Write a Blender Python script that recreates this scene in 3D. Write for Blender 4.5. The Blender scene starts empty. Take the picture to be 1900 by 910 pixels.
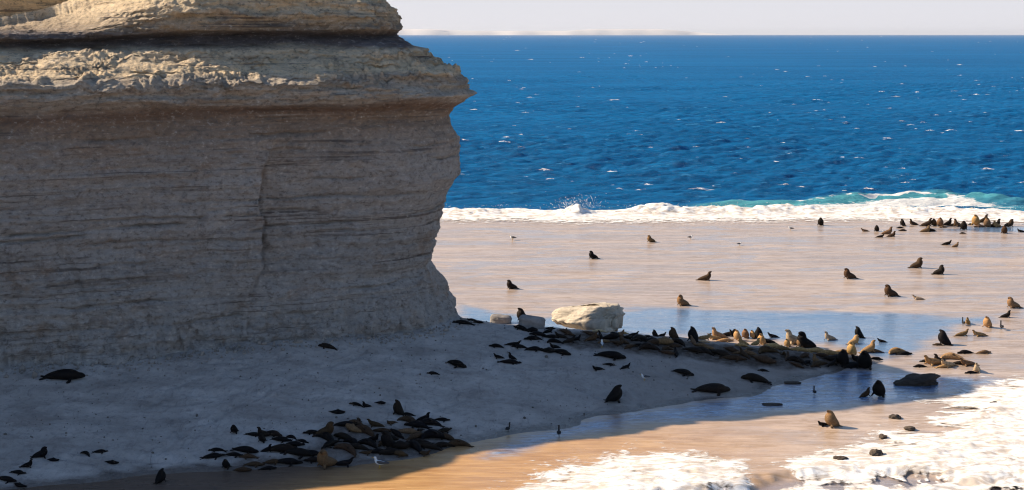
import bpy, math, random
import numpy as np
from mathutils import Vector, Matrix

random.seed(7)
RNG = np.random.default_rng(11)
scene = bpy.context.scene
COL = scene.collection

# ------------------------------------------------------------------ camera
PW, PH, FOC = 1900.0, 910.0, 2610.0
CAM_H = 23.0
PITCH = math.atan((455.0 - 64.0) / FOC)
cam_data = bpy.data.cameras.new('camera')
cam = bpy.data.objects.new('camera', cam_data)
COL.objects.link(cam)
cam.location = (0, 0, CAM_H)
cam.rotation_euler = (math.pi / 2 - PITCH, 0, 0)
cam_data.sensor_width = 36.0
cam_data.lens = 36.0 * FOC / PW
cam_data.clip_start = 0.5
cam_data.clip_end = 120000.0
scene.camera = cam

# ------------------------------------------------------------------ light
SUN_ELEV = math.radians(32.0)
SUN_PHI = math.radians(14.0)          # shadows run to +X and a little towards the viewpoint
SHADOW = Vector((math.cos(SUN_PHI), -math.sin(SUN_PHI), 0))
world = bpy.data.worlds.new('World')
scene.world = world
world.use_nodes = True
wn = world.node_tree.nodes
sky = wn.new('ShaderNodeTexSky')
sky.sky_type = 'NISHITA'
sky.sun_disc = False
sky.sun_elevation = SUN_ELEV
sky.sun_rotation = math.atan2(-SHADOW.x, -SHADOW.y)
sky.altitude = 0
sky.air_density = 1.0
sky.dust_density = 0.3
sky.ozone_density = 3.0
bg = wn['Background']
bg.inputs['Strength'].default_value = 0.080
# the milky air low over the horizon
def _w(kind, **kw):
    n = wn.new(kind)
    for k, v in kw.items(): setattr(n, k, v)
    return n
tc = _w('ShaderNodeTexCoord'); sx = _w('ShaderNodeSeparateXYZ')
mr = _w('ShaderNodeMapRange', interpolation_type='SMOOTHERSTEP'); mr.inputs['From Min'].default_value = 0.105; mr.inputs['From Max'].default_value = 0.0
mr.inputs['To Max'].default_value = 0.92
mxw = _w('ShaderNodeMix', data_type='RGBA'); mxw.inputs[7].default_value = (5.9, 5.75, 6.05, 1)
wl_ = world.node_tree.links.new
wl_(tc.outputs['Generated'], sx.inputs[0]); wl_(sx.outputs[2], mr.inputs['Value']); wl_(mr.outputs[0], mxw.inputs[0])
mr2 = _w('ShaderNodeMapRange', interpolation_type='SMOOTHSTEP'); mr2.inputs['From Min'].default_value = 0.55; mr2.inputs['From Max'].default_value = 0.05
mr2.inputs['To Max'].default_value = 0.75
mx2 = _w('ShaderNodeMix', data_type='RGBA'); mx2.inputs[7].default_value = (2.9, 4.0, 5.6, 1)
wl_(sx.outputs[2], mr2.inputs['Value']); wl_(mr2.outputs[0], mx2.inputs[0]); wl_(sky.outputs[0], mx2.inputs[6])
wl_(mx2.outputs[2], mxw.inputs[6]); wl_(mxw.outputs[2], bg.inputs[0])

sun_data = bpy.data.lights.new('sun', 'SUN')
sun_data.energy = 4.9
sun_data.angle = math.radians(0.5)
sun_data.color = (1.0, 0.84, 0.64)
sun = bpy.data.objects.new('sun', sun_data)
COL.objects.link(sun)
ldir = Vector((SHADOW.x * math.cos(SUN_ELEV), SHADOW.y * math.cos(SUN_ELEV), -math.sin(SUN_ELEV)))
sun.rotation_euler = ldir.to_track_quat('-Z', 'Y').to_euler()

scene.view_settings.view_transform = 'Standard'
scene.view_settings.look = 'None'
scene.view_settings.exposure = 0.8
scene.view_settings.gamma = 1.0
scene.view_settings.use_curve_mapping = False
scene.render.engine = 'CYCLES'
scene.cycles.use_denoising = True
scene.cycles.filter_width = 1.15
scene.cycles.max_bounces = 6
scene.cycles.diffuse_bounces = 3
scene.cycles.glossy_bounces = 3
scene.cycles.transparent_max_bounces = 8
scene.cycles.volume_bounces = 0

# ------------------------------------------------------------------ numeric helpers
def smooth(t):
    t = np.clip(t, 0, 1)
    return t * t * (3 - 2 * t)

def sstep(a, b, x):
    return smooth((np.asarray(x, float) - a) / (b - a))

def _hash(ix, iy, iz, seed):
    h = (ix.astype(np.int64) * 374761393 + iy.astype(np.int64) * 668265263 +
         iz.astype(np.int64) * 2147483647 + seed * 974711) & 0xFFFFFFFF
    h = ((h ^ (h >> 13)) * 1274126177) & 0xFFFFFFFF
    h = ((h ^ (h >> 16)) * 2246822519) & 0xFFFFFFFF
    return ((h ^ (h >> 15)) & 0xFFFFFF) / float(0xFFFFFF) * 2 - 1

def noise(x, y, z=None, seed=0):
    x = np.asarray(x, float); y = np.asarray(y, float)
    if z is None:
        z = np.zeros_like(x)
    x, y, z = np.broadcast_arrays(x, y, np.asarray(z, float))
    ix, iy, iz = np.floor(x), np.floor(y), np.floor(z)
    fx, fy, fz = smooth(x - ix), smooth(y - iy), smooth(z - iz)
    out = 0
    for dx in (0, 1):
        for dy in (0, 1):
            for dz in (0, 1):
                w = (fx if dx else 1 - fx) * (fy if dy else 1 - fy) * (fz if dz else 1 - fz)
                out = out + w * _hash(ix + dx, iy + dy, iz + dz, seed)
    return out

def fbm(x, y, z=None, octaves=4, gain=0.5, seed=0):
    a, s, out = 1.0, 1.0, 0
    for o in range(octaves):
        out = out + a * noise(np.asarray(x) * s, np.asarray(y) * s, None if z is None else np.asarray(z) * s, seed + o * 17)
        a *= gain
        s *= 2.03
    return out

def smin(a, b, k):
    h = np.clip(0.5 + 0.5 * (b - a) / k, 0, 1)
    return b + (a - b) * h - k * h * (1 - h)

def seg_dist(x, y, pts):
    """distance to a polyline; sign is positive on its left-hand side"""
    best = np.full(np.shape(x), 1e9); sign = np.ones(np.shape(x))
    for (x0, y0), (x1, y1) in zip(pts[:-1], pts[1:]):
        dx, dy = x1 - x0, y1 - y0
        t = np.clip(((x - x0) * dx + (y - y0) * dy) / (dx * dx + dy * dy), 0, 1)
        d = np.hypot(x - x0 - t * dx, y - y0 - t * dy)
        s = np.sign(dx * (y - y0) - dy * (x - x0))
        m = d < best - 1e-9
        best = np.where(m, d, best); sign = np.where(m, s, sign)
    return best * sign

def poly_sd(x, y, pts):
    """signed distance to a closed polygon, positive inside"""
    pts = list(pts)
    ring = pts + [pts[0]]
    d = np.abs(seg_dist(x, y, ring))
    inside = np.zeros(np.shape(x), bool)
    for (x0, y0), (x1, y1) in zip(ring[:-1], ring[1:]):
        if y0 == y1:
            continue
        c = (y0 > y) != (y1 > y)
        inside ^= c & (x < (x1 - x0) * (y - y0) / (y1 - y0) + x0)
    return np.where(inside, d, -d)

CP, SP = math.cos(PITCH), math.sin(PITCH)
def ray(px, py):
    u = (np.asarray(px, float) - PW / 2) / FOC
    v = -(np.asarray(py, float) - PH / 2) / FOC
    return u, CP + v * SP, -SP + v * CP
def at_z(px, py, z=0.0):
    """the point on the level z seen at a pixel of the survey picture"""
    dx, dy, dz = ray(px, py)
    t = (z - CAM_H) / dz
    return dx * t, dy * t
def plan(pts, z=0.0):
    return [tuple(float(c) for c in at_z(px, py, z)) for px, py in pts]
def to_px(x, y, z):
    zz = z - CAM_H
    depth = y * CP - zz * SP
    up = y * SP + zz * CP
    return PW / 2 + FOC * x / depth, PH / 2 - FOC * up / depth, depth

# ------------------------------------------------------------------ mesh helpers
def new_mesh_obj(name, verts, faces, mat=None, smooth_shade=True):
    me = bpy.data.meshes.new(name)
    verts = np.asarray(verts, np.float32); faces = np.asarray(faces, np.int32)
    me.vertices.add(len(verts)); me.vertices.foreach_set('co', verts.ravel())
    n = faces.shape[1]
    me.loops.add(faces.size); me.loops.foreach_set('vertex_index', faces.ravel())
    me.polygons.add(len(faces))
    me.polygons.foreach_set('loop_start', np.arange(0, faces.size, n, dtype=np.int32))
    me.polygons.foreach_set('loop_total', np.full(len(faces), n, np.int32))
    me.polygons.foreach_set('use_smooth', np.full(len(faces), smooth_shade, bool))
    me.update(calc_edges=True); me.validate()
    if mat:
        me.materials.append(mat)
    o = bpy.data.objects.new(name, me)
    COL.objects.link(o)
    return o

def grid_faces(nr, nc, keep=None):
    i = np.arange(nr * nc).reshape(nr, nc)
    f = np.stack([i[:-1, :-1], i[:-1, 1:], i[1:, 1:], i[1:, :-1]], -1).reshape(-1, 4)
    if keep is not None:
        f = f[keep.reshape(-1)]
    return f

def compact(verts, faces, *attrs):
    used = np.unique(faces)
    re = np.full(len(verts), -1); re[used] = np.arange(len(used))
    return (verts[used], re[faces]) + tuple(a[used] for a in attrs)

def set_attr(o, name, values):
    a = o.data.attributes.new(name, 'FLOAT', 'POINT')
    a.data.foreach_set('value', np.asarray(values, np.float32).ravel())

def tag(o, label=None, cat=None, group=None, kind=None):
    if label: o['label'] = label
    if cat: o['category'] = cat
    if group: o['group'] = group
    if kind: o['kind'] = kind
    return o

# ------------------------------------------------------------------ material helpers
class NT:
    def __init__(s, name):
        s.mat = bpy.data.materials.new(name); s.mat.use_nodes = True
        s.t = s.mat.node_tree; s.n = s.t.nodes
        s.b = s.n['Principled BSDF']; s.out = s.n['Material Output']
    def link(s, a, b):
        s.t.links.new(a, b)
    def put(s, sock, v):
        if isinstance(v, bpy.types.NodeSocket): s.link(v, sock)
        elif isinstance(v, tuple) and len(v) == 3 and sock.type == 'RGBA': sock.default_value = (*v, 1)
        else: sock.default_value = v
    def pos(s):
        return s.n.new('ShaderNodeNewGeometry').outputs['Position']
    def attr(s, name):
        a = s.n.new('ShaderNodeAttribute'); a.attribute_name = name; return a.outputs['Fac']
    def vmul(s, v, k):
        m = s.n.new('ShaderNodeVectorMath'); m.operation = 'MULTIPLY'
        s.put(m.inputs[0], v); m.inputs[1].default_value = k; return m.outputs[0]
    def noise(s, v, scale, detail=4, rough=0.55, dist=0.0):
        m = s.n.new('ShaderNodeTexNoise'); s.put(m.inputs['Vector'], v)
        m.inputs['Scale'].default_value = scale; m.inputs['Detail'].default_value = detail
        m.inputs['Roughness'].default_value = rough; m.inputs['Distortion'].default_value = dist
        return m.outputs['Fac']
    def voro(s, v, scale, feature='F1'):
        m = s.n.new('ShaderNodeTexVoronoi'); s.put(m.inputs['Vector'], v); m.feature = feature
        m.inputs['Scale'].default_value = scale
        return m.outputs['Distance']
    def math(s, op, a, b=0.0, clamp=False):
        m = s.n.new('ShaderNodeMath'); m.operation = op; m.use_clamp = clamp
        s.put(m.inputs[0], a); s.put(m.inputs[1], b); return m.outputs[0]
    def rng(s, v, a, b, c=0.0, d=1.0, kind='SMOOTHSTEP'):
        m = s.n.new('ShaderNodeMapRange'); m.interpolation_type = kind
        s.put(m.inputs['Value'], v)
        m.inputs['From Min'].default_value = a; m.inputs['From Max'].default_value = b
        m.inputs['To Min'].default_value = c; m.inputs['To Max'].default_value = d
        return m.outputs['Result']
    def mix(s, f, a, b, mode='MIX'):
        m = s.n.new('ShaderNodeMix'); m.data_type = 'RGBA'; m.blend_type = mode
        s.put(m.inputs[0], f); s.put(m.inputs[6], a); s.put(m.inputs[7], b); return m.outputs[2]
    def ramp(s, v, stops):
        m = s.n.new('ShaderNodeValToRGB'); s.put(m.inputs[0], v)
        e = m.color_ramp.elements
        while len(e) < len(stops): e.new(0.5)
        for el, (p, c) in zip(e, stops):
            el.position = p; el.color = (*c, 1)
        return m.outputs[0]
    def bump(s, h, strength, dist, normal=None):
        m = s.n.new('ShaderNodeBump'); s.put(m.inputs['Height'], h)
        s.put(m.inputs['Strength'], strength); m.inputs['Distance'].default_value = dist
        if normal is not None: s.put(m.inputs['Normal'], normal)
        return m.outputs[0]
    def sep(s, v):
        m = s.n.new('ShaderNodeSeparateXYZ'); s.put(m.inputs[0], v); return m.outputs
    def set(s, **kw):
        names = dict(color='Base Color', rough='Roughness', normal='Normal', spec='Specular IOR Level', ior='IOR', alpha='Alpha')
        for k, v in kw.items(): s.put(s.b.inputs[names[k]], v)
        return s.mat
# ------------------------------------------------------------------ beach and rock shelf (heights)
FRONT = plan([(-700, 1010), (-300, 935), (0, 912), (154, 893), (252, 875), (371, 872), (500, 868), (640, 866), (760, 848), (835, 828),
              (1000, 797), (1150, 768), (1260, 752), (1370, 741), (1440, 717), (1525, 692), (1600, 684)])
BACK = plan([(1600, 684), (1635, 670), (1610, 664), (1450, 649), (1250, 631), (1030, 617), (930, 604), (835, 590), (600, 570), (0, 560)])

def beach_z(x, y):
    w = 0.5 * fbm(x * 0.25, y * 0.25, seed=3)
    df = seg_dist(x, y, FRONT) + w
    db = seg_dist(x, y, BACK) + w
    z = smin(0.172 * df, 0.26 * db, 0.5)
    z = smin(z, 3.3 + 0.0 * z, 0.6)
    return z + 0.045 * fbm(x * 0.5, y * 0.9, octaves=4, seed=5) * np.clip(z, 0, 1)

def shelf_z(x, y):
    return 0.03 * fbm(x * 0.08, y * 0.25, octaves=5, seed=8) - 0.02

def ground(x, y):
    return np.maximum(beach_z(x, y), shelf_z(x, y))

def on_ground(px, py):
    dx, dy, dz = (float(c) for c in ray(px, py))
    t = np.linspace(55, 260, 3300)
    x, y, z = dx * t, dy * t, CAM_H + dz * t
    g = ground(x, y)
    i = int(np.argmax(z < g))
    if i == 0: i = 1
    a = (z[i - 1] - g[i - 1]) / max((z[i - 1] - g[i - 1]) - (z[i] - g[i]), 1e-6)
    tt = t[i - 1] + a * (t[i] - t[i - 1])
    return dx * tt, dy * tt, float(ground(np.array([dx * tt]), np.array([dy * tt]))[0])

# ---- foam layout on the near shelf (plan polygons)
FOAM_A = plan([(900, 960), (962, 908), (990, 880), (1030, 866), (1090, 850), (1160, 838), (1230, 833), (1310, 840), (1385, 852), (1412, 874),
               (1425, 900), (1430, 960)])
FOAM_B = plan([(1400, 980), (1425, 905), (1432, 868), (1470, 842), (1545, 822), (1610, 806), (1655, 792), (1690, 780), (1700, 760), (1660, 748), (1700, 738),
               (1790, 725), (1880, 700), (2050, 680), (2300, 700), (2300, 980)])
STEP = plan([(1200, 915), (1360, 905), (1405, 880), (1450, 872), (1510, 874), (1570, 868), (1650, 868), (1720, 872), (1800, 884), (1900, 880), (2100, 860), (2500, 850)])

def foam_mask(x, y):
    w = 0.55 * fbm(x * 0.7, y * 0.5, octaves=4, seed=21)
    a = poly_sd(x, y, FOAM_A) + w
    b = poly_sd(x, y, FOAM_B) + w * 1.4
    return np.maximum(a, b)

POOL = plan([(845, 560), (1000, 590), (1110, 572), (1230, 570), (1400, 572), (1600, 578), (1700, 582), (1830, 588), (1850, 600), (1780, 612), (1740, 640), (1700, 660),
             (1640, 668), (1560, 650), (1400, 630), (1200, 625), (1000, 612), (845, 600)])
FAR_POOL = plan([(1700, 421), (1800, 420), (1990, 420), (1990, 432), (1800, 431), (1720, 428)])
CHANNEL = FRONT[10:] + plan([(1700, 690), (1860, 706), (1640, 745), (1440, 766), (1160, 790), (900, 850)])  # outer edge follows the cliff's cast shadow

def lines(parts):
    out = []
    for a, b, step in parts:
        out.append(np.arange(a, b, step))
    return np.concatenate(out + [np.array([parts[-1][1]])])

def build_shelf():
    xs = lines([(-260, -60, 10), (-60, -12, 1.0), (-12, 50, 0.16), (50, 90, 0.8), (90, 260, 10)])
    ys = lines([(-30, 55, 8), (55, 66, 0.6), (66, 125, 0.22), (125, 183, 0.5)])
    X, Y = np.meshgrid(xs, ys)
    Z = shelf_z(X, Y)
    fine = ((X > -13) & (X < 52) & (Y > 64) & (Y < 126))
    # ripples, shallow steps worn in the rock
    Z = Z + np.where(fine, 0.012 * fbm(X * 0.6, Y * 2.2, octaves=3, seed=9), 0)
    pool = np.maximum(poly_sd(X, Y, POOL) + 0.9 * fbm(X * .3, Y * .5, seed=31), poly_sd(X, Y, FAR_POOL) + 1.2 * fbm(X * .3, Y * .3, seed=32))
    near = -seg_dist(X, Y, STEP) + 0.35 * fbm(X * .9, Y * .9, None, 3, .55, 34)
    Z = Z - 0.35 * sstep(-0.3, 0.9, near) * (Y < 84)
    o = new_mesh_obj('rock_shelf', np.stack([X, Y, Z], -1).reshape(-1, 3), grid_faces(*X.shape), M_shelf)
    set_attr(o, 'pool', np.maximum(sstep(-0.4, 2.2, pool), sstep(0.3, 1.0, near) * (Y < 84)))
    chan = poly_sd(X, Y, CHANNEL) + 0.6 * fbm(X * .3, Y * .5, seed=33)
    set_attr(o, 'channel', sstep(-1.0, 1.5, chan))
    set_attr(o, 'near', sstep(96, 74, Y) * sstep(20, -2, X - 0.3 * (Y - 70)))
    set_attr(o, 'shaded_sand', sstep(-5, -13, X - 0.9 * (Y - 72)) * (Y < 90))  # near sand lying in the cliff's shade
    tag(o, kind='structure')

def build_beach():
    xs = lines([(-110, -40, 2.0), (-40, 34, 0.16)])
    ys = lines([(20, 64, 2.0), (64, 124, 0.2)])
    X, Y = np.meshgrid(xs, ys)
    Z = beach_z(X, Y)
    # scuffs and tracks
    Z = Z + 0.02 * fbm(X * 2.2, Y * 2.0, octaves=3, seed=41) * np.clip(Z, 0, 1)
    rg = np.random.default_rng(77)
    for k in range(46):
        px, py = rg.uniform(60, 1450), rg.uniform(660, 860)
        x0, y0, z0 = on_ground(px, py)
        a = rg.uniform(-0.9, 0.9) + (0 if rg.random() < .7 else 1.57)
        pts = []
        for j in range(7):
            pts.append((x0, y0)); a += rg.normal(0, 0.22); x0 += 0.8 * math.cos(a); y0 += 0.8 * math.sin(a)
        box = (X > min(q[0] for q in pts) - 1) & (X < max(q[0] for q in pts) + 1) & (Y > min(q[1] for q in pts) - 1) & (Y < max(q[1] for q in pts) + 1)
        d = np.abs(seg_dist(X[box], Y[box], pts))
        Z[box] += np.where(Z[box] > 0.1, -0.07 * np.exp(-(d / 0.2) ** 2) + 0.035 * np.exp(-((d - 0.42) / 0.16) ** 2), 0)
    Zc = np.maximum(Z, -0.4)
    q = (Z[:-1, :-1] + Z[1:, :-1] + Z[:-1, 1:] + Z[1:, 1:]) / 4 > -0.2
    v, f, h = compact(np.stack([X, Y, Zc], -1).reshape(-1, 3), grid_faces(*X.shape, keep=q), Z.reshape(-1))
    o = new_mesh_obj('beach', v, f, M_beach)
    set_attr(o, 'height', h)
    g = [on_ground(*q)[:2] for q in ((1040, 618), (1200, 628), (1380, 642), (1560, 662), (1570, 684), (1480, 686), (1330, 676), (1200, 656), (1040, 642))]
    g2 = [on_ground(*q)[:2] for q in ((600, 800), (640, 778), (740, 782), (830, 796), (846, 828), (800, 850), (640, 852), (520, 866), (430, 866), (440, 840), (560, 846))]
    wob = 0.5 * fbm(v[:, 0] * .8, v[:, 1] * .8, None, 4, .6, 44)
    set_attr(o, 'soil', np.maximum(sstep(-0.6, 0.7, poly_sd(v[:, 0], v[:, 1], g) + wob), 0.8 * sstep(-0.5, 1.0, poly_sd(v[:, 0], v[:, 1], g2) + wob)))
    tag(o, kind='structure')

# ------------------------------------------------------------------ materials of the land
def mat_shelf():
    s = NT('wet_rock_shelf')
    p = s.pos()
    st = s.noise(s.vmul(p, (0.05, 0.5, 0.5)), 1.0, 6, 0.6)
    st2 = s.noise(s.vmul(p, (0.3, 2.2, 1)), 1.0, 5, 0.65)
    pa = s.noise(s.vmul(p, (0.08, 0.16, 1)), 1.0, 5, 0.6)
    base = s.ramp(s.math('ADD', s.math('MULTIPLY', st, 0.6), s.math('MULTIPLY', st2, 0.4)),
                  [(0.3, (0.26, 0.19, 0.145)), (0.45, (0.41, 0.31, 0.245)), (0.56, (0.50, 0.40, 0.335)), (0.72, (0.58, 0.48, 0.415))])
    sandy = s.ramp(st2, [(0.35, (0.40, 0.21, 0.085)), (0.65, (0.62, 0.37, 0.16))])
    c = base
    algae = s.rng(pa, 0.56, 0.72)
    c = s.mix(s.math('MULTIPLY', algae, 0.55), c, (0.33, 0.215, 0.125))
    fl = s.noise(s.vmul(p, (0.7, 4.0, 1)), 1.0, 6, 0.75, 0.6)
    fl2 = s.noise(s.vmul(p, (0.35, 1.3, 1)), 1.0, 7, 0.74, 0.9)
    c = s.mix(s.rng(fl2, 0.49, 0.62, 0, 0.7), c, (0.32, 0.225, 0.145))
    c = s.mix(s.rng(fl, 0.52, 0.68, 0, 0.75), c, (0.27, 0.19, 0.13))
    c = s.mix(s.rng(fl, 0.44, 0.30, 0, 0.6), c, (0.70, 0.62, 0.56))
    pw_ = s.noise(s.vmul(p, (0.11, 0.30, 1)), 1.0, 5, 0.65, 0.8)
    puddle = s.rng(pw_, 0.53, 0.60)
    c = s.mix(s.math('MULTIPLY', puddle, 0.6), c, (0.33, 0.31, 0.33))
    deep = s.mix(s.noise(s.vmul(p, (0.25, 1.2, 1)), 1.0, 4), (0.07, 0.15, 0.28), (0.14, 0.24, 0.38))
    wp = s.math('MULTIPLY', s.attr('pool'), s.rng(st2, 0.3, 0.6, 0.75, 1.0))
    c = s.mix(wp, c, deep)
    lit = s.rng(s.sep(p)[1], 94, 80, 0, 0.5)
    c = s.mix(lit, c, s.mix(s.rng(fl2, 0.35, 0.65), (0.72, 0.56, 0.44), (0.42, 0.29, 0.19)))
    c = s.mix(s.attr('near'), c, sandy)
    c = s.mix(s.math('MULTIPLY', s.attr('shaded_sand'), 0.9), c, (0.085, 0.07, 0.065))  # cliff shade and its dark reflection, put into the wet sand's colour
    ch = s.math('MULTIPLY', s.attr('channel'), s.rng(st2, 0.3, 0.62, 1.0, 0.6))
    wv = s.noise(s.vmul(p, (0.9, 2.8, 1)), 1.0, 5, 0.68, 1.0)
    c = s.mix(ch, c, s.ramp(wv, [(0.40, (0.005, 0.03, 0.09)), (0.49, (0.035, 0.15, 0.36)), (0.58, (0.13, 0.36, 0.66)), (0.66, (0.42, 0.62, 0.82))]))  # sky reflection and ripple contrast painted into the channel's base colour
    rp = s.noise(s.vmul(p, (1.0, 3.2, 1)), 1.0, 4, 0.62, 0.5)
    n1 = s.bump(s.math('ADD', st2, fl), 0.4, 0.05)
    n2 = s.bump(rp, s.rng(s.math('MAXIMUM', s.attr('channel'), wp), 0, 1, 0.5, 0.95), 0.035, n1)
    r = s.rng(st, 0.35, 0.65, 0.16, 0.38)
    r = s.math('SUBTRACT', r, s.math('MULTIPLY', puddle, 0.1))
    r = s.math('SUBTRACT', r, s.math('MULTIPLY', s.math('MAXIMUM', s.attr('channel'), wp), 0.14), clamp=True)
    s.set(color=c, rough=r, normal=n2, spec=s.math('MAXIMUM', s.rng(ch, 0, 1, 0.42, 1.0), s.rng(wp, 0, 1, 0.42, 0.8)))
    s.b.inputs['IOR'].default_value = 1.36
    # a skin of standing water in the pool and the channel
    film = s.math('MAXIMUM', ch, s.math('MULTIPLY', wp, 0.7))
    s.put(s.b.inputs['Coat Weight'], film); s.b.inputs['Coat IOR'].default_value = 1.75; s.b.inputs['Coat Roughness'].default_value = 0.05
    s.put(s.b.inputs['Coat Normal'], s.bump(wv, 1.0, 0.16))
    return s.mat

def mat_beach():
    s = NT('beach_sand')
    p = s.pos()
    a = s.noise(s.vmul(p, (0.35, 0.6, 0.6)), 1.0, 6, 0.6)
    b = s.noise(p, 2.6, 5, 0.7)
    c = s.ramp(a, [(0.3, (0.32, 0.285, 0.26)), (0.5, (0.44, 0.40, 0.37)), (0.68, (0.55, 0.505, 0.47))])
    c = s.mix(s.rng(b, 0.48, 0.74, 0, 0.5), c, (0.15, 0.145, 0.145))
    sc = s.noise(s.vmul(p, (1.6, 0.7, 1)), 1.0, 6, 0.75, 1.2)
    c = s.mix(s.rng(sc, 0.52, 0.74, 0, 0.6), c, (0.15, 0.14, 0.14))
    c = s.mix(s.rng(sc, 0.42, 0.26, 0, 0.6), c, (0.46, 0.44, 0.42))
    # trodden brown soil towards the tip and the colony
    x = s.sep(p)
    br = s.rng(s.math('ADD', x[0], s.math('MULTIPLY', s.math('SUBTRACT', a, 0.5), 14.0)), -2, 14)
    c = s.mix(s.math('MULTIPLY', br, 0.55), c, (0.22, 0.175, 0.145))
    h = s.attr('height')
    wet = s.rng(s.math('ADD', h, s.math('MULTIPLY', s.math('SUBTRACT', a, 0.5), 0.35)), 0.18, 0.02)
    c = s.mix(s.math('MULTIPLY', wet, 0.7), c, (0.09, 0.075, 0.065))
    c = s.mix(s.math('MULTIPLY', s.attr('soil'), s.rng(b, 0.3, 0.6, 0.6, 0.95)), c, (0.06, 0.043, 0.032))
    n = s.bump(b, 0.8, 0.14)
    n = s.bump(sc, 0.8, 0.2, n)
    n = s.bump(s.noise(p, 12, 3), 0.5, 0.03, n)
    s.set(color=c, rough=s.rng(wet, 0, 1, 0.85, 0.25), normal=n, spec=0.3)
    return s.mat

def mat_cliff():
    s = NT('cliff_rock')
    p = s.pos()
    xyz = s.sep(p)
    warp = s.noise(s.vmul(p, (0.12, 0.12, 0.3)), 1.0, 5, 0.6)
    zz = s.math('ADD', xyz[2], s.math('MULTIPLY', s.math('SUBTRACT', warp, 0.5), 1.3))
    zn = s.math('DIVIDE', zz, 28.0)
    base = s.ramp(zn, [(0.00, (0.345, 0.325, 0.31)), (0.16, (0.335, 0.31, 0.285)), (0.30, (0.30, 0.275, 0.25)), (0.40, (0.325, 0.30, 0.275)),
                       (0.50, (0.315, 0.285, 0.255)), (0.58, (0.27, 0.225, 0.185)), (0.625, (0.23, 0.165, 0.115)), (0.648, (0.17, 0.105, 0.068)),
                       (0.668, (0.34, 0.285, 0.225)), (0.69, (0.40, 0.335, 0.26)), (0.722, (0.33, 0.28, 0.22)), (0.732, (0.60, 0.465, 0.30)), (0.785, (0.53, 0.42, 0.285)),  # warm pale stops put sunlight into the terrace colour
                       (0.798, (0.12, 0.105, 0.105)), (0.822, (0.10, 0.088, 0.09)), (0.835, (0.28, 0.215, 0.15)), (0.875, (0.54, 0.42, 0.275)), (1.0, (0.60, 0.47, 0.305))])  # near-black stops paint shade into the recess under the upper tier
    # thin beds
    bed = s.noise(s.vmul(p, (0.05, 0.05, 3.2)), 1.0, 6, 0.7)
    vary = s.rng(s.noise(s.vmul(p, (0.16, 0.16, 0.35)), 1.0, 4, 0.6), 0.35, 0.68)
    c = s.mix(s.math('MULTIPLY', s.rng(bed, 0.5, 0.70, 0, 0.65), vary), base, (0.14, 0.115, 0.10))
    c = s.mix(s.math('MULTIPLY', s.rng(bed, 0.42, 0.28, 0, 0.4), vary), c, (0.46, 0.41, 0.36))
    thin = s.noise(s.vmul(p, (0.045, 0.045, 5.5)), 1.0, 3, 0.6, 0.15)
    vary2 = s.rng(s.noise(s.vmul(p, (0.13, 0.13, 0.5)), 1.0, 5, 0.65), 0.46, 0.62)
    c = s.mix(s.math('MULTIPLY', s.rng(thin, 0.57, 0.63, 0, 0.85), vary2), c, (0.085, 0.07, 0.062))
    # ochre and pale blotches
    bl = s.noise(s.vmul(p, (0.3, 0.3, 0.5)), 1.0, 7, 0.7, 0.6)
    c = s.mix(s.rng(bl, 0.52, 0.72, 0, 0.55), c, (0.28, 0.19, 0.125))
    c = s.mix(s.rng(bl, 0.42, 0.25, 0, 0.5), c, (0.36, 0.345, 0.335))
    # run-off streaks down the face
    stv = s.noise(s.vmul(p, (1.1, 1.1, 0.14)), 1.0, 5, 0.65)
    c = s.mix(s.rng(stv, 0.53, 0.75, 0, 0.45), c, (0.17, 0.14, 0.115))
    f = s.noise(s.vmul(p, (0.8, 0.8, 1.25)), 3.2, 7, 0.78)
    c = s.mix(s.rng(f, 0.50, 0.66, 0, 0.8), c, (0.12, 0.105, 0.092))
    c = s.mix(s.rng(f, 0.46, 0.30, 0, 0.65), c, (0.56, 0.52, 0.46))
    big = s.noise(s.vmul(p, (0.45, 0.45, 0.8)), 1.0, 7, 0.72, 1.0)
    c = s.mix(s.rng(big, 0.54, 0.68, 0, 0.45), c, (0.15, 0.12, 0.105))
    n = s.bump(s.math('MULTIPLY', bed, vary), 0.9, 0.3)
    n = s.bump(s.math('MULTIPLY', thin, vary2), 0.9, -0.25, n)
    n = s.bump(f, 1.0, 0.3, n)
    n = s.bump(big, 0.9, 0.5, n)
    n = s.bump(s.noise(p, 14, 4, 0.7), 0.5, 0.04, n)
    hv = s.n.new('ShaderNodeHueSaturation'); hv.inputs['Value'].default_value = 1.55; s.put(hv.inputs['Color'], c)
    c = hv.outputs[0]
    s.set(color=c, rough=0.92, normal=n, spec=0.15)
    return s.mat

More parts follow.
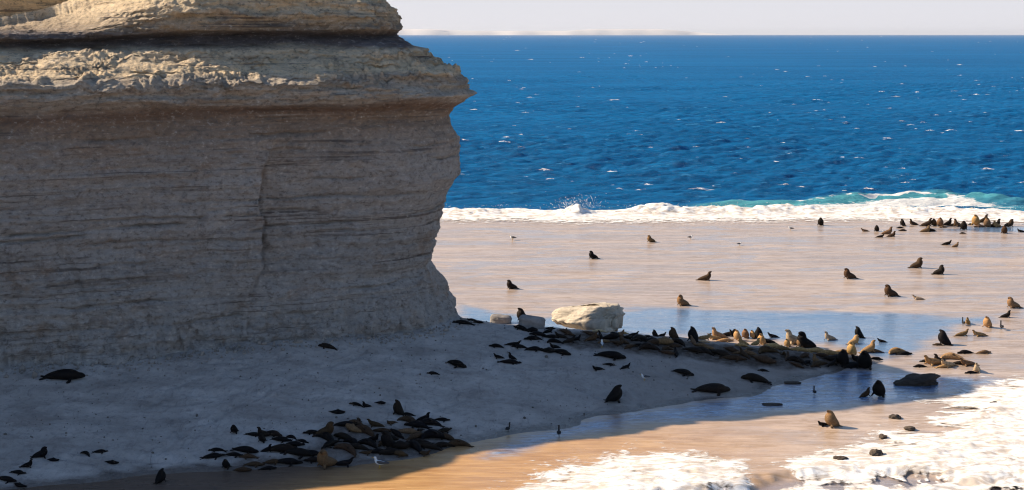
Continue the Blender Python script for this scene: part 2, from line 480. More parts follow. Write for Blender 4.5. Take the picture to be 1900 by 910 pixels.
# ------------------------------------------------------------------ cliff
#         FACE            NOSE            LEFT
KEYS = [((1.3, 0.2), (0.7, 0.2), (1.3, 0.2)),
        ((0.75, 2.1), (0.15, 2.6), (0.75, 2.0)),
        ((0.35, 3.3), (-0.2, 4.2), (0.35, 3.2)),
        ((0.0, 4.8), (-0.85, 5.4), (0.0, 4.8)),
        ((-0.25, 6.5), (-1.35, 6.7), (-0.25, 6.5)),
        ((-0.3, 8.3), (-1.2, 8.2), (-0.3, 8.3)),
        ((-0.3, 10.2), (-0.85, 10.1), (-0.3, 10.2)),
        ((-0.25, 11.6), (-0.5, 11.5), (-0.25, 11.6)),
        ((-0.2, 13.0), (0.35, 13.0), (-0.2, 13.0)),
        ((-0.15, 14.2), (0.46, 14.1), (-0.15, 14.2)),
        ((-0.1, 15.3), (0.4, 15.2), (-0.1, 15.3)),
        ((-0.15, 16.3), (0.0, 16.3), (-0.15, 16.3)),
        ((-0.35, 17.2), (-0.4, 17.2), (-0.35, 17.2)),
        ((-0.4, 18.1), (-0.2, 17.9), (-0.4, 18.3)),
        ((0.3, 18.5), (0.8, 18.45), (0.3, 18.75)),
        ((0.5, 18.9), (1.5, 18.85), (0.5, 19.1)),
        ((0.55, 19.5), (1.0, 19.25), (0.55, 19.75)),
        ((0.4, 19.85), (0.55, 19.75), (0.4, 20.05)),
        ((-0.6, 20.3), (0.15, 20.45), (-0.9, 20.35)),
        ((-2.0, 20.9), (-0.7, 20.85), (-2.8, 20.85)),
        ((-3.4, 21.55), (-1.5, 21.25), (-4.4, 21.35)),
        ((-4.4, 22.1), (-1.75, 21.7), (-5.4, 21.75)),
        ((-5.3, 22.3), (-2.3, 22.0), (-6.6, 22.0)),
        ((-6.1, 22.9), (-4.3, 22.9), (-7.4, 22.4)),
        ((-4.5, 23.25), (-3.4, 23.35), (-6.1, 22.7)),
        ((-4.6, 24.5), (-3.8, 24.0), (-6.3, 23.0)),
        ((-4.85, 25.5), (-4.4, 24.9), (-7.6, 23.5)),
        ((-5.4, 26.2), (-5.1, 25.6), (-11.0, 24.25)),
        ((-7.8, 26.8), (-6.5, 26.2), (-15.0, 25.0))]

NOSE_C = np.array([-11.2, 100.5]); NOSE_R = 7.0
FACE_ANG = math.radians(22.6)
FD = np.array([math.cos(FACE_ANG), math.sin(FACE_ANG)])
FN = np.array([math.sin(FACE_ANG), -math.cos(FACE_ANG)])
TAN_P = NOSE_C + NOSE_R * FN
ARC0 = math.atan2(FN[1], FN[0]); ARC1 = math.radians(75)
ARC_LEN = NOSE_R * (ARC1 - ARC0)

def cliff_base(s):
    """s<0 along the face (to the left), 0..ARC_LEN round the nose, then the hidden back"""
    s = np.asarray(s, float)
    a = ARC0 + np.clip(s, 0, ARC_LEN) / NOSE_R
    nx, ny = np.cos(a), np.sin(a)
    x = NOSE_C[0] + NOSE_R * nx; y = NOSE_C[1] + NOSE_R * ny
    sb = np.minimum(s, 0)
    x = x + FD[0] * sb; y = y + FD[1] * sb
    sa = np.maximum(s - ARC_LEN, 0)
    x = x - np.sin(ARC1) * sa; y = y + np.cos(ARC1) * sa
    return x, y, nx, ny

def build_cliff():
    S = lines([(-140, -30, 1.5), (-30, 3, 0.085), (3, 11, 0.07), (11, 60, 0.8)])
    K = np.array([[list(c) for c in k] for k in KEYS])      # key, profile, (o,z)
    # common parameter: mean arc length of the face and nose profile
    seg = np.hypot(*(np.diff(K[:, 0], axis=0)).T) + np.hypot(*(np.diff(K[:, 1], axis=0)).T)
    q = np.concatenate([[0], np.cumsum(seg) / 2])
    Q = np.arange(0, q[-1], 0.085)
    prof = np.stack([[np.interp(Q, q, K[:, p, c]) for c in (0, 1)] for p in range(3)])   # profile,(o,z),Q
    x0, y0, nx, ny = cliff_base(S)
    wn_ = sstep(-7.5, 3.0, S)
    wl = sstep(-10.0, -21.0, S)
    P = lambda c: (prof[0, c][:, None] * ((1 - wn_) * (1 - wl))[None] + prof[1, c][:, None] * wn_[None] + prof[2, c][:, None] * ((1 - wn_) * wl)[None])
    O, Z = P(0), P(1)
    out = sstep(-25.5, -34.0, S)[None]               # the cliff swings out further along, beyond the view
    O = O + 2.0 * out; Z = Z * (1 + 0.03 * out)
    SS = np.broadcast_to(S[None], O.shape)
    X = x0[None] + nx[None] * O; Y = y0[None] + ny[None] * O
    # rock relief
    d = 0.42 * fbm(X * 0.16, Y * 0.16, Z * 0.2, 5, 0.55, 51)
    wz = Z + 0.25 * fbm(SS * 0.15, Z * 0.4, None, 3, 0.5, 52)
    d = d + 0.10 * noise(wz * 2.3, SS * 0.05, None, 53) + 0.07 * noise(wz * 5.5, SS * 0.12, None, 54) + 0.035 * noise(wz * 11, SS * 0.3, None, 55)
    d = d + 0.16 * fbm(SS * 0.8, Z * 0.6, None, 5, 0.62, 56) - 0.25 * np.clip(noise(SS * 1.7, Z * 2.2, None, 91) - 0.5, 0, 1)
    # fluted, broken foot
    foot = sstep(7.0, 3.2, Z) * sstep(0, 2, Z)
    d = d + foot * (0.40 * fbm(SS * 0.8, Z * 0.4, None, 4, 0.62, 57) + 0.16 * fbm(SS * 2.4, Z * 1.1, None, 3, 0.6, 58) - 0.5 * np.clip(noise(SS * 1.2, Z * 0.9, None, 60) - 0.5, 0, 1))
    # the long crack with its right side set back
    cx = -8.35 + 0.13 * (Z - 10.5) + 0.25 * np.sin(Z * 0.8) + 0.3 * fbm(Z * 0.5, Z * 0, None, 3, 0.5, 59)
    band = sstep(5.0, 9.0, Z) * sstep(17.2, 12.0, Z)
    d = d - band * 1.0 * sstep(-0.2, 0.12, SS - cx) * sstep(7.5, 0.2, SS - cx) + band * 0.35 * sstep(-4.5, -0.3, SS - cx) * sstep(0.1, -0.1, SS - cx)
    d = d - sstep(5.0, 8.0, Z) * sstep(16, 14, Z) * 0.12 * np.exp(-((SS - cx - 0.1) / 0.18) ** 2)
    # two slanting gullies lower on the left
    for s0, zt, k in ((-25.0, 10.5, 0.55), (-21.0, 10.0, 0.5), (-17.8, 10.3, 0.35)):
        gx = s0 + (zt - Z) * 0.42 + 0.2 * noise(Z * 1.2, Z * 0, None, 61)
        d = d - k * 0.5 * np.exp(-((SS - gx) / 0.28) ** 2) * sstep(zt - 4.5, zt - 3, Z) * sstep(zt + 0.3, zt - 0.6, Z)
    d = d * (1 - 0.2 * sstep(-1, 3, SS) * sstep(2, 4, Z))
    # broken blocky beds along the upper tiers
    d = d + sstep(18.2, 19.0, Z) * (0.16 * np.round(1.6 * noise(Z * 2.6 + 0.2 * noise(SS * .5, Z), SS * 0.35, None, 92)) + 0.10 * np.round(2 * noise(Z * 4.5, SS * 0.9, None, 93)))
    # deeper open bedding joints
    for zj, k in ((10.9, 0.45), (10.4, 0.38), (11.4, 0.3), (9.9, 0.22), (12.3, 0.2), (13.6, 0.25), (14.6, 0.2), (15.6, 0.2), (6.1, 0.35), (7.6, 0.2), (8.6, 0.2), (16.6, 0.25), (4.7, 0.3), (22.9, 0.3), (24.2, 0.2)):
        zz = zj + 0.12 * fbm(SS * 0.3, SS * 0, None, 3, 0.5, int(zj * 10))
        m = sstep(0.05, 0.45, fbm(SS * 0.17, SS * 0 + zj * 3.7, None, 3, 0.5, 71))
        d = d - k * m * np.exp(-((Z - zz) / 0.07) ** 2)
    X = X + nx[None] * d; Y = Y + ny[None] * d
    Z = np.where(Z > 22.4, 22.4 + (Z - 22.4) * (1 - 0.8 * sstep(-24.5, -31, SS)), Z)
    # rubble on the sloping terrace
    ter = sstep(19.3, 19.8, Z) * sstep(22.2, 21.6, Z)
    rub = np.abs(fbm(X * 1.6, Y * 1.6, None, 4, 0.6, 81))
    blk = np.clip(noise(X * 0.8, Y * 0.8, None, 85) - 0.62, 0, 1)
    Z = Z + ter * ((0.02 + 0.16 * np.clip(fbm(X * .45, Y * .45, None, 3, .6, 87) + .25, 0, 1)) * fbm(X * 3.0, Y * 3.0, None, 3, 0.75, 81) + 0.10 * np.clip(fbm(X * 1.1, Y * 1.1, None, 3, .6, 88), -.3, 1) + 0.20 * fbm(X * 0.35, Y * 0.35, None, 3, 0.5, 82) + 1.0 * blk)
    up = sstep(23.0, 24.2, Z)
    Z = Z + up * 0.12 * np.maximum(np.minimum(SS + 12, 0), -11) * wl[None]
    Z = Z + up * 0.12 * fbm(X * 0.7, Y * 0.7, None, 4, 0.55, 83) + up * 0.04 * fbm(X * 3.5, Y * 3.5, None, 2, 0.7, 86) + 0.05 * fbm(X * 1.1, Y * 1.1, Z * 1.1, 3, 0.6, 84)
    # closed top: rings drawn in to a spine inside the headland
    cxs = np.where(S < -16, x0 - FN[0] * 15, (x0 - FN[0] * 15)[np.argmin(np.abs(S + 16))])
    cys = np.where(S < -16, y0 - FN[1] * 15, (y0 - FN[1] * 15)[np.argmin(np.abs(S + 16))])
    rows = [np.stack([X, Y, Z], -1)]
    for t, zt in ((0.25, 26.9), (0.55, 27.4), (1.0, 27.6)):
        rows.append(np.stack([X[-1] * (1 - t) + cxs * t, Y[-1] * (1 - t) + cys * t,
                              np.maximum(Z[-1], zt) * (1 - wl) + (Z[-1] + 0.8 * t) * wl + 0.2 * fbm(X[-1] * .2 + t, Y[-1] * .2, None, 3, .5, 90)], -1)[None])
    V = np.concatenate(rows, 0)
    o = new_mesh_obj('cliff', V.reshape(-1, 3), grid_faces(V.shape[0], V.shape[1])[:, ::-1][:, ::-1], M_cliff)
    tag(o, kind='structure')
    return o
# ------------------------------------------------------------------ sea, surf, haze, distant coast
def mat_sea():
    s = NT('sea_water')
    p = s.pos()
    gust = s.noise(s.vmul(p, (0.004, 0.012, 1)), 1.0, 5, 0.6)
    chop = s.noise(s.vmul(p, (0.20, 0.48, 1)), 1.0, 8, 0.74)
    c = s.mix(s.rng(gust, 0.3, 0.7), (0.003, 0.108, 0.28), (0.006, 0.155, 0.38))
    c = s.mix(s.rng(chop, 0.40, 0.62, 0, 0.7), c, (0.001, 0.05, 0.155))
    c = s.mix(s.rng(chop, 0.55, 0.70, 0, 0.85), c, (0.06, 0.31, 0.58))  # wave glints painted as pale blue streaks
    c = s.mix(s.math('MULTIPLY', s.attr('turquoise'), s.rng(chop, 0.3, 0.7, 0.95, 0.55)), c, (0.11, 0.42, 0.46))
    fo = s.noise(s.vmul(p, (0.5, 1.2, 1)), 1.0, 5, 0.7)
    fm = s.rng(s.math('ADD', s.attr('foam'), s.math('MULTIPLY', s.math('SUBTRACT', fo, 0.5), 1.3)), 0.45, 0.6)
    c = s.mix(fm, c, (0.82, 0.82, 0.8))
    n = s.bump(chop, 1.0, 0.8)
    n = s.bump(s.noise(s.vmul(p, (0.6, 1.4, 1)), 1.0, 4, 0.65), 0.9, 0.3, n)
    # water body seen down into the waves, with a limited, blue-tinged sheen of sky
    df = s.n.new('ShaderNodeBsdfDiffuse'); gl = s.n.new('ShaderNodeBsdfGlossy'); mx = s.n.new('ShaderNodeMixShader')
    s.put(df.inputs['Color'], c); s.put(df.inputs['Normal'], n)
    gl.inputs['Color'].default_value = (0.62, 0.82, 1.0, 1); gl.inputs['Roughness'].default_value = 0.22; s.put(gl.inputs['Normal'], n)
    lw = s.n.new('ShaderNodeLayerWeight'); lw.inputs['Blend'].default_value = 0.35; s.put(lw.inputs['Normal'], n)
    s.put(mx.inputs[0], s.math('MULTIPLY', s.rng(lw.outputs['Facing'], 0.5, 1.0, 0.02, 0.17), s.rng(fm, 0, 1, 1, 0)))
    s.link(df.outputs[0], mx.inputs[1]); s.link(gl.outputs[0], mx.inputs[2]); s.link(mx.outputs[0], s.out.inputs['Surface'])
    s.n.remove(s.b)
    return s.mat

def mat_foam():
    s = NT('sea_foam')
    p = s.pos()
    a = s.noise(s.vmul(p, (0.9, 1.0, 1.0)), 1.2, 7, 0.7, 0.5)
    streak = s.noise(s.vmul(p, (0.5, 1.15, 1.0)), 1.0, 7, 0.70, 1.4)
    v = s.voro(s.vmul(p, (1.0, 0.8, 1.0)), 2.6)
    cover = s.attr('cover')
    d = s.math('ADD', s.math('MULTIPLY', s.math('SUBTRACT', streak, 0.5), 1.9), s.math('MULTIPLY', s.math('SUBTRACT', a, 0.5), 1.2))
    d = s.math('ADD', d, s.math('MULTIPLY', s.math('SUBTRACT', 0.3, v), 0.35))
    alpha = s.rng(s.math('ADD', cover, d), 0.25, 0.85)
    c = s.mix(s.rng(streak, 0.38, 0.60), (0.58, 0.50, 0.42), (0.90, 0.89, 0.87))
    n = s.bump(a, 0.3, 0.12)
    s.set(color=c, rough=0.75, normal=n, spec=0.3, alpha=alpha)
    return s.mat

SURF_Y = lambda x: 176.5 + 1.2 * np.sin(x * 0.06) + 1.6 * fbm(x * 0.08, x * 0, None, 4, 0.55, 101)
TURQ = plan([(1300, 383), (1480, 381), (1560, 373), (1650, 366), (1750, 365), (1830, 371), (1960, 377), (2100, 383)])

def build_sea():
    vv = np.concatenate([np.linspace(CAM_H / 181.0, CAM_H / 420, 420), np.linspace(CAM_H / 420, CAM_H / 3000, 330)[1:],
                         CAM_H / np.array([3300, 3700, 4200, 5000, 6000, 7500, 10000, 15000, 25000, 45000.])])
    uu = lines([(-1.6, -0.12, 0.03), (-0.12, 0.42, 0.00062), (0.42, 1.6, 0.03)])
    Yr = CAM_H / vv
    U, Y = np.meshgrid(uu, Yr)
    X = U * Y
    dy = np.abs(np.gradient(Yr))[:, None]
    dx = 0.00062 * Y
    rg = np.random.default_rng(5)
    Z = np.zeros_like(X)
    for k in range(64):
        lam = 1.0 * (11.0 / 1.0) ** (k / 63.0)
        ang = math.radians(-78) + rg.normal(0, 0.42)
        kx, ky = math.cos(ang) * 2 * math.pi / lam, math.sin(ang) * 2 * math.pi / lam
        amp = 0.018 * lam ** 0.85
        fade = np.clip(1.6 - np.maximum(2.2 * dy / (lam / abs(math.sin(ang))), 2.2 * dx / (lam / max(abs(math.cos(ang)), .15))), 0, 1)
        ph = kx * X + ky * Y + rg.uniform(0, 6.28)
        Z += amp * fade * (0.78 * np.sin(ph) + 0.22 * np.cos(2 * ph))
    Z *= 0.75 + 0.5 * noise(X * 0.02, Y * 0.02, None, 108)
    Z *= sstep(180, 200, Y) * 0.85 + 0.15
    # a swell about to break
    t = seg_dist(X, Y, TURQ)
    near = np.abs(t) < 30
    along = sstep(20, 32, X) * sstep(78, 60, X)
    ridge = np.exp(-(t / np.where(t > 0, 3.5, 1.8)) ** 2) * near * along
    ridge = ridge * (0.85 + 0.3 * fbm(X * .15, Y * .15, None, 3, .5, 109))
    Z = Z + 0.8 * ridge
    turq = np.clip(ridge * 1.3 * sstep(2.5, -0.5, t) + 0.8 * along * sstep(0.5, -3, t) * sstep(-12, -6, t), 0, 1)
    turq = turq + 0.45 * sstep(193, 184, Y) * sstep(8, 30, X) * np.clip(0.5 + fbm(X * .15, Y * .2, None, 4, .5, 110), 0, 1)
    foam = 1.0 * np.exp(-((t - 0.2 - 0.8 * noise(X * .4, X * 0, None, 112)) / 0.8) ** 2) * near * along * np.clip(0.3 + 0.9 * fbm(X * .12, Y * .12, None, 3, .5, 111), 0, 1) \
        + 0.70 * along * sstep(0, -4.0, t) * sstep(-14, -8, t)
    o = new_mesh_obj('sea', np.stack([X, Y, Z], -1).reshape(-1, 3), grid_faces(*X.shape)[:, ::-1], M_sea)
    set_attr(o, 'turquoise', np.clip(turq, 0, 1))
    set_attr(o, 'foam', foam)
    tag(o, kind='structure')

def build_surf():
    xs = np.arange(-70, 130, 0.22); ys = np.arange(163, 188, 0.22)
    X, Y = np.meshgrid(xs, ys)
    e = Y - SURF_Y(X)                     # >0 towards the open sea
    crest = 0.36 + 0.26 * fbm(X * 0.10, X * 0, None, 3, .5, 121)
    crest = crest + 0.85 * np.exp(-((X - 8.4) / 1.5) ** 2) * (1 + 0.5 * noise(X * 2.2, X * 0, None, 123)) + 0.45 * np.exp(-((X - 18.5) / 2.5) ** 2) + 0.35 * np.exp(-((X - 36) / 5) ** 2)
    up = sstep(0.5, 4.2, e) * sstep(7.2, 5.2, e)
    lump = 0.5 + 0.32 * fbm(X * 0.8, Y * 0.7, None, 5, .62, 122)
    Z = 0.04 + 0.14 * lump * sstep(-4, 1, e) + crest * up * (0.62 + 0.62 * lump)
    Z = np.where(e > 7, Z - 0.35, Z)
    cover = sstep(-11.0, 0.5, e) * 0.95 + 0.2 * sstep(-2, 1, e) - 0.9 * sstep(6.2, 7.6, e)
    cover = cover - 0.25 * sstep(16, -10, X) * sstep(1.0, -3, e)
    keep = ((e > -10.5) & (e < 8.2))[:-1, :-1]
    v, f, c = compact(np.stack([X, Y, Z], -1).reshape(-1, 3), grid_faces(*X.shape, keep=keep), cover.reshape(-1))
    # drops thrown up along the crest, most of them over the splash
    rg = np.random.default_rng(9); V, F, Cc, base = [v], [f], [c], len(v)
    for k in range(900):
        if k < 420:
            x, hgt = 8.4 + rg.normal(0, 1.5), abs(rg.normal(0, 0.75))
        else:
            x, hgt = rg.uniform(-10, 70), abs(rg.normal(0, 0.28))
        y = SURF_Y(np.array([x]))[0] + rg.normal(4.6, 0.5); r = rg.uniform(0.012, 0.045) * (1.3 if k < 200 else 1)
        pt = np.array([(1, 0, 0), (0, 1, 0), (-1, 0, 0), (0, -1, 0), (0, 0, 1), (0, 0, -1)]) * r * rg.uniform(.6, 1.5, 3) + (x, y, 0.7 + hgt)
        V.append(pt); Cc.append(np.full(6, 1.6))
        F.append(np.array([(0, 1, 4, 4), (1, 2, 4, 4), (2, 3, 4, 4), (3, 0, 4, 4), (1, 0, 5, 5), (2, 1, 5, 5), (3, 2, 5, 5), (0, 3, 5, 5)]) + base); base += 6
    dv = np.concatenate(V[1:]); df_ = np.concatenate(F[1:])[:, :3] - len(v); dc = np.concatenate(Cc[1:])
    dr = new_mesh_obj('sea_spray', dv, df_, M_foam); set_attr(dr, 'cover', dc)
    tag(dr, kind='stuff', label='drops of white spray thrown up over the breaking surf', cat='spray')
    o = new_mesh_obj('surf_foam', v, f, M_foam)
    set_attr(o, 'cover', np.clip(c, -0.3, 1.3))
    tag(o, kind='stuff', label='white line of surf breaking along the seaward edge of the rock shelf', cat='surf')

def build_near_foam():
    xs = np.arange(-3, 58, 0.11); ys = np.arange(58, 98, 0.13)
    X, Y = np.meshgrid(xs, ys)
    m = foam_mask(X, Y)
    lump = 0.5 + 0.5 * fbm(X * 0.3, Y * 0.4, None, 3, .5, 131)
    fine = fbm(X * 1.6, Y * 1.5, None, 3, .6, 132)
    # brown gaps where the rock shows through, thick rolling foam further in
    gap = np.clip(fbm(X * 0.13, Y * 0.45, None, 4, .55, 133), 0, 1) * sstep(19, 26, X) * sstep(74, 78, Y)
    cover = 0.12 + 1.2 * sstep(-1.2, 2.4, m) - 1.5 * gap * sstep(93, 84, Y) + 0.30 * fbm(X * .22, Y * .35, None, 3, .5, 138)
    core = poly_sd(X, Y, plan([(1790, 800), (1830, 755), (1900, 740), (2050, 735), (2050, 850), (1900, 850), (1800, 840)]))
    cover = cover + 0.9 * sstep(-1, 1.5, core)
    thick = sstep(0.2, 5.0, m) * np.clip(cover, 0, 1)
    Z = shelf_z(X, Y) + 0.02 + thick * (0.03 + 0.26 * lump + 0.05 * fine)
    # water spilling over the step at the very front
    t = -seg_dist(X, Y, STEP) + 0.35 * fbm(X * .9, Y * .9, None, 3, .55, 34)
    Z = Z - 0.35 * sstep(-0.3, 0.9, t) * (Y < 84)
    for px, py, wx, wy, k in ((1452, 886, 1.35, 0.75, 1.6), (1560, 897, 1.0, 0.9, 1.1), (1668, 888, 1.35, 1.2, 1.5), (1722, 884, .9, .9, 1.2), (1890, 905, 1.6, 1.0, 1.0), (1330, 905, .8, .5, .7)):
        cx, cy, _ = on_ground(px, py)
        cover = cover - k * np.exp(-(((X - cx) / wx) ** 4 + ((Y - cy) / wy) ** 2)) * np.clip(0.75 + 0.7 * fbm(X * 2.6, Y * .5, None, 3, .7, 135), 0, 1.3)
    keep = (m > -2.2)[:-1, :-1]
    v, f, c = compact(np.stack([X, Y, Z], -1).reshape(-1, 3), grid_faces(*X.shape, keep=keep), cover.reshape(-1))
    o = new_mesh_obj('wave_foam', v, f, M_foam)
    set_attr(o, 'cover', c)
    tag(o, kind='stuff', label='bright white foam washing over the near edge of the rock shelf', cat='foam')

def build_whitecaps():
    rg = np.random.default_rng(23)
    V, F, C = [], [], []
    base = 0
    spots = [tuple(at_z(px, py)) for px, py in ((985, 112), (1140, 188), (880, 206), (1530, 143), (1515, 188), (1635, 172), (1662, 182), (1500, 212), (1690, 235), (1765, 245), (1890, 246),
             (1645, 260), (1830, 318), (1295, 355), (1010, 320), (1210, 322), (940, 258), (1170, 105), (1080, 108), (960, 95), (1350, 107), (1505, 70), (1780, 122), (1680, 124), (1810, 178))]
    while len(spots) < 330:
        py = 68 + 290 * rg.random() ** 1.35
        px = rg.uniform(700, 2300)
        q = tuple(float(c) for c in at_z(px, py))
        if noise(np.array([q[0] * .02]), np.array([math.log(q[1]) * 7]), None, 151)[0] < 0.0 and rg.random() < .75: continue
        spots.append(q)
    for i, (x, y) in enumerate(spots):
        d = y
        big = 1.0 if i < 25 else rg.uniform(0.25, 0.75)
        L = big * (1.4 + 0.0022 * d) * rg.uniform(0.7, 1.25)
        W = L * rg.uniform(0.25, 0.5)
        nx_, ny_ = 14, 6
        gx, gy = np.meshgrid(np.linspace(-1, 1, nx_), np.linspace(-1, 1, ny_))
        r = np.sqrt(gx ** 2 + gy ** 2)
        z = 0.25 + 0.16 * L * np.clip(1 - r, -0.6, 1) * (0.6 + 0.8 * rg.random(gx.shape))
        pts = np.stack([x + gx * L + 0.15 * L * noise(gx * 2 + i, gy * 2), y + gy * W + 0.3 * W * np.sin(gx * 2 + i), z], -1).reshape(-1, 3)
        V.append(pts); F.append(grid_faces(ny_, nx_) + base); base += len(pts)
        C.append(np.clip(0.95 - 0.85 * r.reshape(-1), -0.2, 1))
    o = new_mesh_obj('whitecap_foam', np.concatenate(V), np.concatenate(F), M_foam)
    set_attr(o, 'cover', np.concatenate(C))
    tag(o, kind='stuff', label='small white caps scattered over the open blue sea', cat='whitecaps')

def build_coast():
    """low headland on the far side of the gulf"""
    n = 90
    x = np.linspace(-14000, 5900, n); D = 38000.0
    top = 130 * sstep(6000, 3800, x) * (0.72 + 0.28 * np.clip(fbm(x * 0.00036, x * 0, None, 3, .5, 141) + .5, 0, 1.2)) + 22 * sstep(6000, 5300, x)
    rows = []
    for yy, k in ((D - 150, -0.1), (D, 0.9), (D + 500, 1.0), (D + 2500, 0.95), (D + 3500, -0.1)):
        rows.append(np.stack([x, np.full(n, yy) + 120 * fbm(x * .002, x * 0, None, 3, .5, 142), top * k], -1))
    V = np.stack(rows)
    s = NT('far_coast_hazed'); s.set(color=s.ramp(s.noise(s.vmul(s.pos(), (.002, .002, .02)), 1, 4), [(0.3, (0.66, 0.62, 0.61)), (0.7, (0.70, 0.66, 0.64))]), rough=0.95, spec=0.1)  # pale tone puts distance haze into the coast's colour
    o = new_mesh_obj('far_hill', V.reshape(-1, 3), grid_faces(5, n), s.mat)
    tag(o, kind='structure')

def build_haze():
    x0, x1, y0, y1, z0, z1 = -24000, 24000, -300, 47000, -2.5, 110
    v = [(x, y, z) for x in (x0, x1) for y in (y0, y1) for z in (z0, z1)]
    f = [(0, 1, 3, 2), (4, 6, 7, 5), (0, 4, 5, 1), (2, 3, 7, 6), (0, 2, 6, 4), (1, 5, 7, 3)]
    mt = bpy.data.materials.new('haze_air'); mt.use_nodes = True
    nt = mt.node_tree; nt.nodes.remove(nt.nodes['Principled BSDF'])
    pv = nt.nodes.new('ShaderNodeVolumePrincipled')
    pv.inputs['Color'].default_value = (0.93, 0.95, 1.0, 1)
    pv.inputs['Density'].default_value = HAZE
    pv.inputs['Anisotropy'].default_value = 0.3
    nt.links.new(pv.outputs[0], nt.nodes['Material Output'].inputs['Volume'])
    o = new_mesh_obj('haze', v, f, mt, False)
    tag(o, kind='stuff')
HAZE = 1.6e-5
# ------------------------------------------------------------------ sea lions
def mat_fur():
    s = NT('sea_lion_fur')
    tc = s.n.new('ShaderNodeTexCoord').outputs['Object']
    oi = s.n.new('ShaderNodeObjectInfo')
    base = oi.outputs['Color']
    mane = s.attr('mane')
    f = s.noise(tc, 9, 5, 0.7)
    k = s.noise(s.vmul(tc, (14, 14, 5)), 1.0, 4, 0.7)
    c = s.mix(s.rng(f, 0.35, 0.7), s.mix(1.0, base, (0.62, 0.6, 0.6), 'MULTIPLY'), s.mix(1.0, base, (1.3, 1.28, 1.22), 'MULTIPLY'))
    # coarser, tawny mane of the bulls; dark muzzle and flippers
    c = s.mix(s.math('MULTIPLY', mane, s.rng(k, 0.3, 0.7, 0.35, 0.9)), c, s.mix(1.0, base, (1.9, 1.55, 1.15), 'MULTIPLY'))
    c = s.mix(s.math('MULTIPLY', s.attr('dark'), 0.75), c, (0.018, 0.014, 0.012))
    n = s.bump(k, s.math('ADD', s.math('MULTIPLY', mane, 0.6), 0.25), 0.05)
    s.set(color=c, rough=0.62, normal=n, spec=0.25)
    s.b.inputs['Specular IOR Level'].default_value = 0.07
    return s.mat

def catmull(pts, n):
    pts = np.asarray(pts, float)
    P = np.vstack([2 * pts[0] - pts[1], pts, 2 * pts[-1] - pts[-2]])
    out = []
    for i in range(len(pts) - 1):
        p0, p1, p2, p3 = P[i:i + 4]
        for t in np.linspace(0, 1, n, endpoint=False):
            out.append(0.5 * (2 * p1 + (p2 - p0) * t + (2 * p0 - 5 * p1 + 4 * p2 - p3) * t ** 2 + (3 * p1 - p0 - 3 * p2 + p3) * t ** 3))
    out.append(pts[-1])
    return np.array(out)

def tube(knots, nseg=16, sub=5, flat=None):
    """knots: (x,y,z, side radius, upright radius) ; returns verts, quads (closed with fans of thin quads)"""
    k = catmull(knots, sub)
    c, rs, ru = k[:, :3], np.maximum(k[:, 3], .012), np.maximum(k[:, 4], .012)
    t = np.gradient(c, axis=0); t /= np.linalg.norm(t, axis=1)[:, None]
    ref = np.array(flat if flat is not None else (0, 1, 0), float)
    V = []
    for i in range(len(c)):
        side = ref - t[i] * (ref @ t[i]); side /= np.linalg.norm(side) + 1e-9
        up = np.cross(t[i], side)
        a = np.linspace(0, 2 * math.pi, nseg, endpoint=False)
        V.append(c[i] + np.outer(np.cos(a) * rs[i], side) + np.outer(np.sin(a) * ru[i], up))
    V = np.array(V)
    n = len(c)
    F = []
    for i in range(n - 1):
        for j in range(nseg):
            j2 = (j + 1) % nseg
            F.append((i * nseg + j, i * nseg + j2, (i + 1) * nseg + j2, (i + 1) * nseg + j))
    V = V.reshape(-1, 3)
    caps = [list(range(nseg))[::-1], [(n - 1) * nseg + j for j in range(nseg)]]
    return V, F, caps

def build_body(name, parts, voxel, mane_at=None, mane_r=0.0, head=None, head_r=0.12, muzzle=None, dark_tips=()):
    """parts are tubes that overlap; the remesh fuses them into one continuous skin"""
    verts, faces = [], []
    for V, F, caps in parts:
        o = len(verts)
        verts += [tuple(v) for v in V]
        faces += [tuple(i + o for i in f) for f in F] + [tuple(i + o for i in f) for f in caps]
    me = bpy.data.meshes.new(name); me.from_pydata(verts, [], faces); me.update()
    ob = bpy.data.objects.new(name, me); COL.objects.link(ob)
    m = ob.modifiers.new('r', 'REMESH'); m.mode = 'VOXEL'; m.voxel_size = voxel
    m2 = ob.modifiers.new('s', 'SMOOTH'); m2.factor = 0.5; m2.iterations = 3
    bpy.context.view_layer.update()
    dg = bpy.context.evaluated_depsgraph_get()
    res = bpy.data.meshes.new_from_object(ob.evaluated_get(dg))
    bpy.data.objects.remove(ob)
    res.name = name
    n = len(res.vertices)
    co = np.empty(n * 3, np.float32); res.vertices.foreach_get('co', co); co = co.reshape(-1, 3)
    # shaggy mane relief
    mane = np.zeros(n)
    if mane_at is not None:
        mane = np.zeros(n)
        for c in mane_at:
            mane = np.maximum(mane, np.clip(1.6 * (1 - np.linalg.norm(co - np.array(c), axis=1) / mane_r), 0, 1))
    dark = np.zeros(n)
    if muzzle is not None:
        dark = np.clip(1.5 * (1 - np.linalg.norm(co - np.array(muzzle), axis=1) / (head_r * 1.6)), 0, 1)
    for c, r in dark_tips:
        dark = np.maximum(dark, np.clip(1.5 * (1 - np.linalg.norm(co - np.array(c), axis=1) / r), 0, 1))
    for nm, v in (('mane', mane), ('dark', dark)):
        a = res.attributes.new(nm, 'FLOAT', 'POINT'); a.data.foreach_set('value', v.astype(np.float32))
    res.polygons.foreach_set('use_smooth', np.ones(len(res.polygons), bool))
    res.materials.clear(); res.materials.append(M_fur)
    lo, hi = co.min(0), co.max(0)
    return dict(mesh=res, lo=lo, hi=hi)

def flipper(a, b, c, w=0.13, th=0.05):
    a, b, c = map(np.array, (a, b, c))
    d = c - a; side = np.cross(d, (0, 0, 1.0)); 
    if np.linalg.norm(side) < 1e-3: side = np.array((1.0, 0, 0))
    return tube([(*a, w * .9, th * 1.5), (*b, w, th), (*(b * .4 + c * .6), w * .95, th * .8), (*c, w * .4, th * .5)], 10, 4, flat=side)

